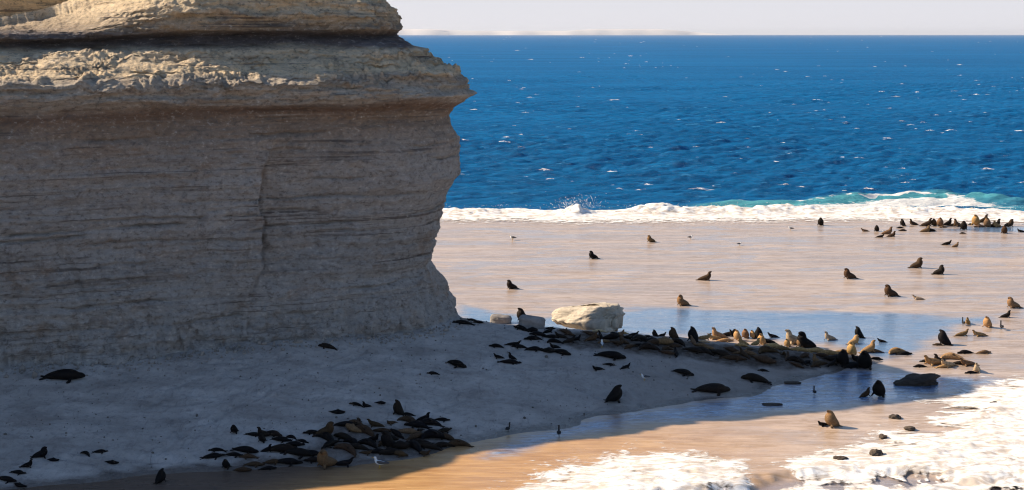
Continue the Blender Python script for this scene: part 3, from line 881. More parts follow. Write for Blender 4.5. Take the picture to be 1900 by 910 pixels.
PROTO = {}
def build_prototypes():
    # big males, sitting up: hind body along -x, neck thrown up
    def bull_up(name, lean, turn):
        k = [(-1.3, 0, .17, .14, .13), (-1.05, 0, .28, .30, .26), (-.7, 0, .40, .44, .38), (-.3, 0, .50, .53, .48), (.02, 0, .66, .56, .52), (.14 + lean * .3, 0, .92, .53, .48),
             (.16 + lean * .6, turn * .05, 1.14, .47, .43), (.20 + lean * .9, turn * .1, 1.32, .38, .36), (.30 + lean, turn * .2, 1.45, .27, .25), (.44 + lean, turn * .3, 1.48, .18, .165), (.55 + lean, turn * .34, 1.47, .12, .11)]
        ps = [tube(k, 18, 5)]
        for s in (1, -1):
            ps.append(flipper((.12, s * .36, .5), (.2, s * .52, .22), (.34, s * .66, .05), .15, .07))
            ps.append(flipper((-1.2, s * .08, .15), (-1.42, s * .2, .08), (-1.62, s * .34, .06), .15, .06))
        return build_body(name, ps, .042, [(.2 + lean * .4, 0, .95), (.26 + lean * .6, 0, 1.22), (.05, 0, .72)], .55, None, .13, (.54 + lean, turn * .33, 1.47),
                          [((.34, .66, .05), .22), ((.34, -.66, .05), .22), ((-1.72, .24, .05), .3), ((-1.72, -.24, .05), .3)])
    PROTO['bull_up'] = bull_up('sea_lion_bull_up', 0.0, 0)
    PROTO['bull_turn'] = bull_up('sea_lion_bull_turn', -0.12, 1.0)
    # male sitting bolt upright, hind part tucked under: a thick cone
    k = [(-.85, 0, .12, .12, .1), (-.6, 0, .27, .38, .27), (-.26, 0, .46, .56, .46), (.0, 0, .70, .60, .50), (.07, 0, .95, .56, .48), (.09, 0, 1.18, .45, .41), (.12, 0, 1.36, .32, .30),
         (.22, 0, 1.49, .21, .19), (.35, 0, 1.57, .135, .12), (.45, 0, 1.60, .075, .07)]
    ps = [tube(k, 18, 5)]
    for s in (1, -1):
        ps.append(flipper((.06, s * .36, .5), (.14, s * .50, .22), (.26, s * .60, .05), .15, .07))
        ps.append(flipper((-.7, s * .08, .12), (-.92, s * .18, .07), (-1.1, s * .3, .05), .11, .045))
    PROTO['cone'] = build_body('sea_lion_cone', ps, .042, [(.05, 0, .8), (.09, 0, 1.1), (.1, 0, 1.3)], .55, None, .12, (.42, 0, 1.59), [((.26, .6, .05), .22), ((.26, -.6, .05), .22)])
    # females, slimmer
    k = [(-1.05, 0, .09, .07, .07), (-.85, 0, .17, .17, .15), (-.5, 0, .25, .28, .25), (-.15, 0, .33, .32, .31), (.08, 0, .46, .30, .30), (.18, 0, .66, .235, .235), (.2, 0, .84, .175, .175),
         (.26, 0, .96, .14, .14), (.38, 0, 1.02, .095, .09), (.48, 0, 1.04, .055, .05)]
    ps = [tube(k, 14, 5)]
    for s in (1, -1):
        ps.append(flipper((.06, s * .2, .36), (.14, s * .32, .16), (.26, s * .42, .035), .10, .045))
        ps.append(flipper((-.98, s * .04, .08), (-1.14, s * .1, .05), (-1.32, s * .17, .035), .075, .03))
    PROTO['female_up'] = build_body('sea_lion_female_up', ps, .034, None, 0, None, .08, (.45, 0, 1.06), [((.26, .42, .03), .16), ((.26, -.42, .03), .16)])
    # half raised: lying with chest and head lifted
    k = [(-1.0, 0, .09, .06, .06), (-.8, 0, .15, .14, .12), (-.4, 0, .22, .24, .2), (0, 0, .27, .27, .24), (.3, 0, .36, .22, .21), (.48, .03, .52, .15, .15), (.56, .06, .66, .11, .11), (.68, .1, .72, .08, .075), (.78, .13, .72, .045, .045)]
    ps = [tube(k, 14, 5)]
    for s in (1, -1):
        ps.append(flipper((.18, s * .2, .24), (.22, s * .36, .10), (.28, s * .5, .035), .10, .045))
        ps.append(flipper((-.92, s * .04, .08), (-1.1, s * .1, .05), (-1.26, s * .17, .035), .075, .03))
    PROTO['raised'] = build_body('sea_lion_raised', ps, .034, None, 0, None, .08, (.76, .12, .72), [((.28, .5, .03), .16), ((.28, -.5, .03), .16)])
    # flat out on the belly, head on the ground
    k = [(-1.15, .02, .08, .06, .06), (-.92, 0, .13, .15, .12), (-.5, -.03, .2, .27, .19), (0, 0, .24, .32, .24), (.4, .03, .22, .28, .22), (.68, .07, .17, .17, .15), (.84, .10, .15, .115, .11), (.97, .14, .16, .13, .125), (1.09, .18, .13, .08, .075), (1.18, .2, .11, .05, .05)]
    ps = [tube(k, 14, 5)]
    for s in (1, -1):
        ps.append(flipper((.3, s * .24, .14), (.26, s * .44, .07), (.12, s * .6, .035), .11, .045))
        ps.append(flipper((-1.02, s * .06, .08), (-1.24, s * .16, .05), (-1.44, s * .28, .04), .10, .04))
    PROTO['flat'] = build_body('sea_lion_flat', ps, .034, None, 0, None, .08, (1.06, .06, .1), [((.12, .6, .03), .18), ((.12, -.6, .03), .18)])
    # asleep on the side, curled, one fore flipper laid over the flank
    k = [(-.95, .34, .08, .06, .06), (-.78, .22, .13, .14, .12), (-.42, .05, .2, .25, .2), (0, -.04, .25, .3, .25), (.38, .02, .22, .25, .21), (.62, .16, .17, .16, .15), (.74, .3, .14, .12, .11), (.78, .44, .11, .08, .07), (.78, .54, .09, .045, .045)]
    ps = [tube(k, 14, 5), flipper((.2, .02, .42), (.0, .14, .47), (-.22, .26, .40), .10, .04), flipper((-.86, .3, .08), (-1.0, .46, .05), (-1.1, .6, .04), .085, .035), flipper((-.88, .3, .08), (-1.08, .36, .05), (-1.26, .42, .04), .085, .035)]
    PROTO['curled'] = build_body('sea_lion_curled', ps, .034, None, 0, None, .08, (.78, .52, .09), [((-.22, .26, .4), .16)])
    # big male stretched out
    k = [(-1.5, 0, .11, .08, .08), (-1.25, 0, .18, .2, .17), (-.75, 0, .28, .36, .27), (-.15, 0, .35, .46, .35), (.4, 0, .37, .46, .37), (.8, .02, .34, .38, .33), (1.03, .06, .29, .28, .26), (1.2, .1, .27, .225, .22), (1.36, .15, .25, .205, .195), (1.5, .2, .20, .13, .12), (1.6, .23, .17, .085, .075)]
    ps = [tube(k, 18, 5)]
    for s in (1, -1):
        ps.append(flipper((.5, s * .36, .2), (.48, s * .62, .09), (.3, s * .84, .05), .16, .06))
        ps.append(flipper((-1.36, s * .08, .12), (-1.62, s * .22, .07), (-1.86, s * .38, .05), .14, .055))
    PROTO['bull_flat'] = build_body('sea_lion_bull_flat', ps, .045, [(.85, 0, .36), (.55, 0, .4)], .5, None, .13, (1.46, .04, .16), [((.3, .84, .05), .24), ((.3, -.84, .05), .24)])

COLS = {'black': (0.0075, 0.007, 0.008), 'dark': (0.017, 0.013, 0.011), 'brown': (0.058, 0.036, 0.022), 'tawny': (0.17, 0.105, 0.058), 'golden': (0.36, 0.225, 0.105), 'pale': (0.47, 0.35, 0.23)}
ANIMALS = []       # (px, py, d) kept so later ones can be thinned
def terrain_normal(x, y):
    e = 0.35
    xs = np.array([x - e, x + e, x, x]); ys = np.array([y, y, y - e, y + e])
    g = ground(xs, ys)
    return Vector((-(g[1] - g[0]) / (2 * e), -(g[3] - g[2]) / (2 * e), 1)).normalized()

def sea_lion(px, py, pose, size, head_deg, col, label, group=None, size_by='h', jit=0.0, lift=0.0, at=None):
    """size is the height (h) or the drawn width (w) in pixels of the 1900-wide survey; head_deg: 0 = head to +X, 180 = to -X, 90 = away"""
    P = PROTO[pose]
    x, y, z = on_ground(px, py) if at is None else at
    _, _, depth = to_px(x, y, z)
    m = size * depth / FOC
    lo, hi = P['lo'], P['hi']
    if size_by == 'h':
        # the drawn height is upright height plus a little of the length seen from above
        a = math.radians(head_deg)
        foreshort = (abs(math.sin(a)) * (hi[0] - lo[0]) + abs(math.cos(a)) * (hi[1] - lo[1])) * 0.21 * 0.6
        k = m / (hi[2] * 0.97 + foreshort * 0.6)
    else:
        a = math.radians(head_deg)
        k = m / (abs(math.cos(a)) * (hi[0] - lo[0]) + abs(math.sin(a)) * (hi[1] - lo[1]) * 0.9)
    k = min(max(k, 0.34), 1.45)
    o = bpy.data.objects.new('sea_lion', P['mesh']); COL.objects.link(o)
    ang = math.radians(head_deg)
    n = terrain_normal(x, y)
    f = Vector((math.cos(ang), math.sin(ang), 0)); f = (f - n * f.dot(n)).normalized()
    lft = n.cross(f)
    R = Matrix((f, lft, n)).transposed()
    # the pixel marks the near lower edge: move the middle half the drawn depth further off
    half = 0.5 * k * (abs(math.sin(ang)) * (hi[0] - lo[0]) * 0.75 + abs(math.cos(ang)) * (hi[1] - lo[1]) * 0.55)
    mid = (lo[0] + hi[0]) / 2 * k
    cx, cy = x - f.x * mid, y + half * 0.8 - f.y * mid
    cz = float(ground(np.array([x]), np.array([y + half * .8]))[0]) - 0.03 * k + lift
    if at is not None: cx, cy, cz = x - f.x * mid, y - f.y * mid, z
    w = 1 + jit * random.uniform(-.1, .1)
    o.matrix_world = Matrix.Translation((cx, cy, cz)) @ R.to_4x4() @ Matrix.Diagonal((k * (1 + jit * random.uniform(-.08, .08)), k * w, k * w * (1.1 if size_by == 'w' else 1.0), 1))
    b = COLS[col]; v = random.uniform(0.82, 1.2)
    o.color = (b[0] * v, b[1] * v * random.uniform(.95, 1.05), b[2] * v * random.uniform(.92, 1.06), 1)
    tag(o, label, 'sea lion', group)
    ANIMALS.append((o, px, py, pose, col))
    return o
# ------------------------------------------------------------------ boulders and low rocks
def mat_boulder(name, lo, hi, stain):
    s = NT(name)
    p = s.pos()
    a = s.noise(p, 0.9, 6, 0.65); b = s.noise(p, 4.5, 6, 0.75)
    c = s.ramp(a, [(0.32, lo), (0.65, hi)])
    c = s.mix(s.rng(b, 0.52, 0.75, 0, 0.7), c, stain)
    n = s.bump(b, 0.8, 0.12); n = s.bump(s.noise(p, 15, 4, 0.7), 0.5, 0.04, n)
    s.set(color=c, rough=0.9, normal=n, spec=0.2)
    return s.mat

def rock(name, center, size, rotz, mat, label, seed, boxy=0.5, rough=0.08, tilt=(0, 0), group=None, sub=5, cut=None, cat='rock'):
    """a boulder: a rounded block pushed about by noise"""
    import bmesh
    bm = bmesh.new(); bmesh.ops.create_icosphere(bm, subdivisions=sub, radius=1.0)
    co = np.array([v.co[:] for v in bm.verts])
    pw = 2 + boxy * 8
    r = (np.abs(co) ** pw).sum(1) ** (-1 / pw)
    q = co * r[:, None]
    n = fbm(co[:, 0] * 1.6 + seed, co[:, 1] * 1.6, co[:, 2] * 1.6, 5, 0.55, seed)
    st = noise(co[:, 2] * 5 + seed, co[:, 0] * .8, co[:, 1] * .8, seed + 3)
    q = q * (1 + rough * n + rough * 0.3 * st)[:, None]
    q = q * np.array(size)[None]
    if cut is not None: q = cut(q)
    for v, c in zip(bm.verts, q): v.co = c
    for f in bm.faces: f.smooth = True
    me = bpy.data.meshes.new(name); bm.to_mesh(me); bm.free()
    me.materials.append(mat)
    o = bpy.data.objects.new(name, me); COL.objects.link(o)
    o.location = center; o.rotation_euler = (tilt[0], tilt[1], rotz)
    tag(o, label, cat, group)
    return o

def build_rocks():
    pale = mat_boulder('boulder_pale', (0.42, 0.355, 0.28), (0.64, 0.56, 0.45), (0.22, 0.165, 0.115))
    grey = mat_boulder('boulder_grey', (0.20, 0.185, 0.18), (0.36, 0.33, 0.31), (0.12, 0.105, 0.1))
    wetr = mat_boulder('wet_reef', (0.03, 0.026, 0.024), (0.075, 0.06, 0.05), (0.10, 0.075, 0.04))
    reef = mat_boulder('weedy_reef', (0.05, 0.042, 0.04), (0.13, 0.10, 0.075), (0.20, 0.14, 0.07))
    x, y, z = on_ground(1097, 616)
    def slab(q):
        q = q.copy()
        q[:, 2] += 0.20 * q[:, 0] * (q[:, 2] > -0.3)                    # the top rises seaward
        q[:, 1] += 0.45 * np.clip(q[:, 2], -0.2, 1.4) * (q[:, 1] < 0)    # the long face leans back to the light
        low = np.clip((-0.25 - q[:, 2]) / 0.8, 0, 1)
        q[:, 1] += 0.95 * low * (q[:, 1] < 0); q[:, 0] -= 0.5 * low * (q[:, 0] > 0)
        return q
    rock('boulder', (5.92, 106.8, 1.30), (2.6, 1.5, 0.98), -0.80, pale, 'huge cream coloured boulder standing at the pool behind the sea lion colony', 5, 0.75, 0.15, (0.0, 0.0), cut=slab, sub=6, cat='boulder')
    x, y, z = on_ground(929, 601)
    rock('boulder', (x, y + .6, z + .18), (.86, .6, .42), -0.12, grey, 'rounded grey boulder closest to the cliff foot', 15, 0.2, 0.07, (0, .08), cat='boulder')
    x, y, z = on_ground(987, 610)
    rock('boulder', (x, y + .7, z + .22), (.92, .62, .50), -0.1, grey, 'flat topped grey boulder beside a dark bull sea lion', 25, 0.5, 0.08, (0, .1), cat='boulder')
    # the low dark rock lying in the shaded water
    x, y, z = on_ground(1697, 716)
    rock('low_rock', (x + .1, y + .6, .02), (1.5, .8, .42), -0.08, wetr, 'low dark rock lying in the shaded blue water', 35, 0.1, 0.30, (0, -.16))
    x, y, z = on_ground(1433, 751)
    rock('low_rock', (x, y, .02), (.62, .25, .07), 0, wetr, 'flat black stone just breaking the shaded channel', 45, 0.2, 0.10)
    x, y, z = on_ground(1470, 712)
    rock('low_rock', (x, y, .02), (.55, .22, .08), 0.1, wetr, 'thin dark stone at the water edge of the beach tip', 46, 0.2, 0.12)
    for i, (px, py, w, h, lab) in enumerate([
            (1662, 778, 22, 12, 'weedy dark rock ringed by foam behind the lone golden bull'), 
            (1690, 800, 20, 7, 'brown rock at the edge of the thickest foam'), (1640, 815, 14, 7, 'small dark rock poking through lacy foam'),
            (1628, 848, 24, 18, 'largest dark wet rock standing in the near foam'), (1560, 856, 24, 7, 'long low brown rock awash in thin foam'),
            
            
            (1850, 752, 26, 4, 'flat tan rock showing between foam at the shadow tip')]):
        x, y, z = on_ground(px, py)
        d = y
        k = d / FOC
        rock('reef_rock', (x, y + .2, .05), (w * k * .5, max(.26, w * k * .28), h * k * .34 + .05), 0.2 * (i % 3 - 1), reef, lab, 60 + i * 7, 0.05, 0.3, group='rocks awash in the near foam', sub=4)

# ------------------------------------------------------------------ birds
def build_rubble():
    rg = np.random.default_rng(31); V, F, base = [], [], 0
    t_ = (1 + 5 ** .5) / 2
    ico = np.array([(-1, t_, 0), (1, t_, 0), (-1, -t_, 0), (1, -t_, 0), (0, -1, t_), (0, 1, t_), (0, -1, -t_), (0, 1, -t_), (t_, 0, -1), (t_, 0, 1), (-t_, 0, -1), (-t_, 0, 1)]) / 1.9
    tri = np.array([(0, 11, 5), (0, 5, 1), (0, 1, 7), (0, 7, 10), (0, 10, 11), (1, 5, 9), (5, 11, 4), (11, 10, 2), (10, 7, 6), (7, 1, 8), (3, 9, 4), (3, 4, 2), (3, 2, 6), (3, 6, 8), (3, 8, 9), (4, 9, 5), (2, 4, 11), (6, 2, 10), (8, 6, 7), (9, 8, 1)])
    for k in range(700):
        sv = rg.uniform(-26, 9)
        x, y, nx, ny = (float(c) for c in cliff_base(sv))
        o = 0.55 + abs(rg.normal(0, 0.9))
        x, y = x + nx * o, y + ny * o
        r = rg.uniform(0.03, 0.10) * (2.2 if rg.random() < .05 else 1)
        z = float(ground(np.array([x]), np.array([y]))[0])
        V.append(ico * rg.uniform(.6, 1.3, 3) * r * (1 + 0.25 * rg.normal(size=(12, 1))) + (x, y, z + r * .3)); F.append(tri + base); base += 12
    V2, F2, b2 = [], [], 0
    for k in range(1500):
        px, py = rg.uniform(-40, 1500), rg.uniform(600, 880)
        dx, dy, dz = (float(c) for c in ray(px, py)); tt = (1.2 - CAM_H) / dz
        x, y = dx * tt, dy * tt
        z = float(beach_z(np.array([x]), np.array([y]))[0])
        if z < 0.06 or noise(np.array([x * .3]), np.array([y * .3]), None, 202)[0] < -0.25: continue
        r = rg.uniform(0.02, 0.055) * (1.9 if rg.random() < .06 else 1)
        V2.append(ico * rg.uniform(.6, 1.5, 3) * r + (x, y, z + r * .25)); F2.append(tri + b2); b2 += 12
    o = new_mesh_obj('beach_pebbles', np.concatenate(V2), np.concatenate(F2), mat_boulder('pebble_stone', (0.06, 0.055, 0.05), (0.22, 0.2, 0.18), (0.05, 0.045, 0.04)), False)
    tag(o, kind='stuff', label='small dark stones and scraps of weed scattered over the shaded beach', cat='pebbles')
    o = new_mesh_obj('cliff_rubble', np.concatenate(V), np.concatenate(F), mat_boulder('rubble_stone', (0.20, 0.18, 0.16), (0.38, 0.34, 0.30), (0.12, 0.1, 0.085)), False)
    tag(o, kind='stuff', label='small broken stones strewn along the foot of the cliff', cat='rubble')

def build_birds():
    def m(name, c, r=.6):
        s = NT(name); tcn = s.n.new('ShaderNodeTexCoord').outputs['Object']
        f = s.noise(tcn, 22, 3); s.set(color=s.mix(f, tuple(x * .8 for x in c), c), rough=r, spec=.2); return s.mat
    mw, mg, md, my = m('feather_white', (.78, .78, .77)), m('feather_grey', (.09, .09, .10)), m('feather_black', (.02, .02, .024)), m('bill_yellow', (.55, .34, .05))
    def piece(name, tubes, mat, parent):
        V, F = [], []
        for a, b, caps in tubes:
            o = len(V); V += [tuple(v) for v in a]; F += [tuple(i + o for i in f) for f in b] + [tuple(i + o for i in f) for f in caps]
        me = bpy.data.meshes.new(name); me.from_pydata(V, [], F); me.polygons.foreach_set('use_smooth', np.ones(len(F), bool)); me.materials.append(mat); me.update()
        ob = bpy.data.objects.new(name, me); COL.objects.link(ob); ob.parent = parent
        return ob
    def bird(px, py, deg, k, kind, label, at=None, group='gulls resting around the colony'):
        x, y, z = at if at is not None else on_ground(px, py)
        root = bpy.data.objects.new('gull' if kind == 'gull' else 'cormorant', None); COL.objects.link(root)
        root.empty_display_size = .1
        root.location = (x, y, z); root.rotation_euler = (0, 0, math.radians(deg)); root.scale = (k, k, k)
        body, back = (mw, mg) if kind == 'gull' else (md, md)
        neck = .42 if kind == 'gull' else .62
        b = tube([(-.30, 0, .24, .03, .02), (-.16, 0, .24, .09, .07), (.0, 0, .24, .12, .10), (.12, 0, .27, .10, .09), (.18, 0, .34, .06, .06), (.2, 0, neck - .02, .05, .05), (.22, 0, neck + .03, .06, .055), (.27, 0, neck + .03, .035, .03)], 12, 4)
        piece('body', [b], body, root)
        for s_ in (1, -1):
            piece('wing', [tube([(.1, s_ * .09, .30, .02, .05), (-.05, s_ * .115, .29, .03, .075), (-.25, s_ * .08, .27, .025, .05), (-.42, s_ * .03, .26, .012, .02)], 10, 4)], back, root)
            piece('leg', [tube([(0, s_ * .04, .17, .012, .012), (.01, s_ * .04, .08, .010, .010), (0, s_ * .04, .012, .010, .010), (.06, s_ * .04, .008, .02, .006)], 6, 3)], my if kind == 'gull' else md, root)
        piece('beak', [tube([(.28, 0, neck + .03, .018, .02), (.33, 0, neck + .025, .014, .016), (.37, 0, neck + .01, .006, .008)], 8, 3)], my if kind == 'gull' else md, root)
        tag(root, label, 'bird', group)
    bird(705, 869, 165, 1.25, 'gull', 'white and black gull standing in dark wet sand before the near pack')
    bird(1196, 706, 190, .9, 'gull', 'white breasted gull alone on the shaded beach beside a sleeping bull')
    bird(1117, 646, 90, 1.1, 'gull', 'gull standing at the lower rim of the shaded colony')
    bird(951, 446, 150, 1.2, 'gull', 'white gull out on the wet shelf near the cliff edge')
    bird(1281, 444, 10, .9, 'gull', 'gull on the wet shelf beyond the small tawny bull')
    bird(1372, 456, 20, .8, 'gull', 'gull on the wet shelf halfway to the far huddle')
    bird(1467, 428, 170, 1.0, 'gull', 'pale gull near the surf beside a lone dark bull')
    bird(1640, 432, 160, .6, 'gull', 'tiny gull among sea lions close to the surf')
    g2 = 'dark birds wading in the water'
    bird(1037, 810, 90, .9, 'cormorant', 'small black bird wading in the shaded channel', group=g2)
    bird(943, 801, 60, .75, 'cormorant', 'small black bird at the channel edge nearer the cliff', group=g2)
    bird(1511, 733, 90, .8, 'cormorant', 'small black bird in blue water off the beach tip', group=g2)
    bird(1787, 604, 90, .9, 'cormorant', 'small black bird standing in the sunlit pool', group=g2)
    bird(1858, 612, 90, 1.0, 'cormorant', 'small black bird beside the big golden bull', group=g2)
    return bird

# ------------------------------------------------------------------ who lies where
ORD = 'first second third fourth fifth sixth seventh eighth ninth tenth eleventh twelfth thirteenth fourteenth fifteenth sixteenth seventeenth eighteenth nineteenth twentieth'.split()
POSE_WORDS = {'bull_up': 'bull sitting up', 'bull_turn': 'bull turning its head', 'cone': 'bull sitting bolt upright', 'female_up': 'slim sea lion sitting up', 'raised': 'sea lion with raised head',
              'flat': 'sea lion lying flat', 'curled': 'sea lion curled asleep', 'bull_flat': 'bull stretched out'}

def herd(rows, where, group, direction, grow=1.0):
    """rows: px, py, pose, size, by, heading, colour [, lift]; every label counts its like along the picture's sea-going direction"""
    rows = sorted(rows, key=lambda r: r[0])
    like = {}
    for r in rows: like.setdefault((r[2], r[6]), []).append(r)
    for r in rows:
        same = like[(r[2], r[6])]
        lab = f"{r[6]} {POSE_WORDS[r[2]]} {where}"
        if len(same) > 1:
            lab += f", {ORD[same.index(r)]} such from {direction}"
        sea_lion(r[0], r[1], r[2], r[3] * grow, r[5], r[6], lab, group, r[4], 0.8, r[7] if len(r) > 7 else 0.0)

def one(px, py, pose, size, by, deg, col, label, **kw):
    sea_lion(px, py, pose, size, deg, col, label, 'sea lions scattered over the shelf and beach', by, 0.4, **kw)

def fill(poly, n, gap, mix, cols, rows, seed, wr=(24, 40)):
    """more of the pack: spots inside a picture polygon, kept apart from each other"""
    rg = random.Random(seed)
    xs = [p[0] for p in poly]; ys = [p[1] for p in poly]
    out, tries = [], 0
    P = np.array(poly, float)
    while len(out) < n and tries < 20000:
        tries += 1
        x, y = rg.uniform(min(xs), max(xs)), rg.uniform(min(ys), max(ys))
        if poly_sd(np.array([x]), np.array([y]), poly)[0] < 0: continue
        if any(math.hypot((x - a[0]) / gap[0], (y - a[1]) / gap[1]) < 1 for a in out): continue
        pose = rg.choices(list(mix), list(mix.values()))[0]
        col = rg.choices(list(cols), list(cols.values()))[0]
        if pose in ('female_up', 'cone'): size, by = rg.uniform(13, 18), 'h'
        elif pose == 'raised': size, by = rg.uniform(10, 14), 'h'
        else: size, by = rg.uniform(*wr), 'w'
        deg = rg.choice([rg.uniform(-60, 50), rg.uniform(130, 240)]) if by == 'w' else rg.uniform(0, 360)
        out.append((x, y, pose, size, by, deg, col))
    return out

def build_sea_lions():
    # ---- scattered over the wet shelf
    one(952, 537, 'bull_up', 19, 'h', 195, 'dark', 'dark bull alone on the wet shelf just beyond the cliff foot')
    one(1103, 481, 'bull_up', 17, 'h', 205, 'black', 'black bull sitting far out on the shelf beyond the cream boulder')
    one(1210, 450, 'bull_up', 15, 'h', 200, 'tawny', 'small tawny bull far out on the shelf facing the cliff')
    one(1306, 521, 'female_up', 19, 'h', -5, 'brown', 'slim brown sea lion sitting on open shelf with head seaward')
    one(1270, 568, 'bull_turn', 22, 'h', 190, 'tawny', 'tawny maned bull sitting at the far rim of the pool')
    one(1580, 518, 'bull_up', 22, 'h', 190, 'brown', 'brown bull sitting in mid shelf with its body towards the open water')
    one(1657, 551, 'bull_up', 24, 'h', 188, 'brown', 'large brown bull sitting on the shelf next to a pale stretching female')
    one(1706, 557, 'raised', 11, 'h', 170, 'pale', 'pale sea lion stretching on the shelf beside a large bull')
    one(1699, 498, 'bull_up', 21, 'h', 0, 'brown', 'upper of two bulls facing seaward on the far shelf')
    one(1741, 510, 'bull_turn', 19, 'h', -5, 'dark', 'lower of two bulls facing seaward on the far shelf')
    one(1524, 419, 'cone', 16, 'h', 250, 'dark', 'dark bull sitting alone right before the surf')
    one(1757, 455, 'raised', 10, 'h', 10, 'dark', 'dark sea lion of a close pair on the far shelf')
    one(1772, 459, 'female_up', 10, 'h', 5, 'tawny', 'tawny sea lion of a close pair on the far shelf')
    one(1884, 572, 'bull_up', 22, 'h', 185, 'tawny', 'tawny bull lying across the shelf above a small dark one')
    one(1865, 590, 'female_up', 15, 'h', 5, 'dark', 'small dark sea lion sitting just below the tawny bull')
    one(1836, 609, 'cone', 24, 'h', 215, 'golden', 'big golden bull sitting beyond the pool end')
    one(1799, 603, 'female_up', 17, 'h', 240, 'golden', 'golden female sitting beside the pool near the big golden bull')
    one(1757, 642, 'cone', 31, 'h', 150, 'black', 'big black bull sitting upright in shallow water')
    one(1742, 642, 'flat', 22, 'w', 170, 'brown', 'brown sea lion lying against the big black bull')
    one(1785, 625, 'raised', 15, 'h', 15, 'tawny', 'tawny sea lion with raised head behind the big black bull')
    one(1820, 625, 'raised', 15, 'h', 190, 'golden', 'golden sea lion lying in shallows below the big golden bull')
    one(1793, 657, 'flat', 38, 'w', 185, 'dark', 'dark sea lion lying in line end to end with a tawny one')
    one(1826, 657, 'flat', 34, 'w', 5, 'tawny', 'tawny sea lion lying end to end with a dark one')
    one(1548, 794, 'cone', 36, 'h', 200, 'tawny', 'lone tawny bull sitting on wet rock before the foam')
    one(1530, 792, 'raised', 13, 'h', 200, 'dark', 'small dark sea lion crouched at the lone tawny bull')
    one(1635, 738, 'cone', 37, 'h', 235, 'black', 'black bull upright in the shaded water beside the low rock')
    one(1605, 738, 'female_up', 19, 'h', 30, 'brown', 'pale headed sea lion in shaded water beside the black bull')
    # ---- the edge of the colony pool, seaward end
    one(1668, 657, 'curled', 46, 'w', 190, 'golden', 'golden sea lion asleep against a black one at the pool end')
    one(1678, 659, 'flat', 34, 'w', 0, 'black', 'black sea lion lying beside a sleeping golden one')
    one(1638, 636, 'raised', 9, 'h', 170, 'dark', 'small dark sea lion in the pool behind the colony end')
    one(1597, 628, 'cone', 22, 'h', 160, 'black', 'black bull sitting in the pool behind golden females')
    one(1543, 632, 'female_up', 19, 'h', 200, 'pale', 'pale female sitting alone in the pool edge')
    # ---- lone sleepers on the shaded beach
    one(845, 684, 'bull_flat', 52, 'w', -42, 'black', 'black bull asleep pointing down the slope below the cliff corner')
    one(804, 695, 'flat', 22, 'w', 180, 'black', 'small black sea lion lying just below the cliff corner bull')
    one(608, 648, 'bull_flat', 40, 'w', 170, 'dark', 'dark bull lying against the foot of the cliff in mid beach')
    one(112, 709, 'bull_flat', 88, 'w', 8, 'black', 'long black bull asleep close under the cliff far from the water')
    one(1132, 667, 'bull_flat', 66, 'w', -10, 'black', 'long black bull asleep below the shaded colony near a gull')
    one(1110, 689, 'raised', 12, 'h', 200, 'black', 'small black sea lion with raised head below the long bull')
    one(1130, 679, 'flat', 22, 'w', -5, 'black', 'small black sea lion lying flat just below the long bull')
    one(1160, 686, 'raised', 11, 'h', 30, 'black', 'small black sea lion with raised head seaward of the flat one')
    one(1268, 699, 'bull_flat', 50, 'w', -40, 'black', 'black bull asleep pointing down the middle beach slope')
    one(1320, 731, 'bull_flat', 78, 'w', 2, 'dark', 'longest dark bull asleep right at the channel edge')
    one(1404, 710, 'bull_flat', 62, 'w', 175, 'dark', 'dark bull asleep near the tip of the beach')
    one(1417, 690, 'flat', 26, 'w', 185, 'dark', 'small dark sea lion lying flat above the beach tip bull')
    one(1137, 748, 'cone', 36, 'h', 12, 'black', 'black bull sitting upright in the middle of the shaded beach')
    one(740, 771, 'cone', 29, 'h', 160, 'dark', 'dark bull sitting bolt upright behind the dense near pack')
    one(294, 898, 'cone', 27, 'h', 60, 'black', 'black bull sitting in dark wet sand nearest the viewer')
    # ---- far huddle by the surf
    F = [(1606, 430, 'raised', 6, 'h', 180, 'tawny'), (1628, 430, 'cone', 11, 'h', 250, 'dark'), (1645, 435, 'female_up', 12, 'h', 0, 'tawny'), (1633, 441, 'raised', 6, 'h', 0, 'dark'),
         (1653, 440, 'female_up', 10, 'h', 0, 'brown'), (1677, 420, 'cone', 11, 'h', 200, 'dark'), (1671, 424, 'flat', 13, 'w', 180, 'dark'), (1675, 429, 'flat', 14, 'w', 0, 'dark'),
         (1697, 418, 'female_up', 10, 'h', 190, 'brown'), (1718, 420, 'female_up', 12, 'h', 0, 'brown'), (1716, 431, 'female_up', 11, 'h', 0, 'tawny'), (1729, 430, 'raised', 8, 'h', 190, 'dark'),
         (1735, 420, 'cone', 13, 'h', 230, 'brown'), (1746, 421, 'cone', 16, 'h', 250, 'tawny'), (1751, 423, 'flat', 15, 'w', 190, 'tawny'), (1758, 419, 'female_up', 11, 'h', 20, 'dark'),
         (1768, 420, 'raised', 7, 'h', 0, 'dark'), (1780, 421, 'female_up', 13, 'h', 210, 'tawny'), (1790, 427, 'cone', 16, 'h', 250, 'dark'), (1801, 418, 'flat', 14, 'w', 20, 'dark'),
         (1814, 419, 'cone', 19, 'h', 230, 'golden'), (1824, 414, 'female_up', 13, 'h', 20, 'brown'), (1819, 422, 'flat', 20, 'w', 180, 'tawny'), (1834, 422, 'cone', 15, 'h', 240, 'tawny'),
         (1845, 421, 'female_up', 13, 'h', 0, 'dark'), (1853, 422, 'female_up', 12, 'h', 200, 'golden'), (1871, 421, 'bull_up', 13, 'h', 0, 'brown'), (1865, 434, 'cone', 13, 'h', 250, 'brown'),
         (1787, 434, 'flat', 10, 'w', 180, 'dark'), (1896, 431, 'raised', 6, 'h', 180, 'dark')]
    herd(F, 'by the surf', 'sea lions gathered by the surf', 'the beach side', 1.25)
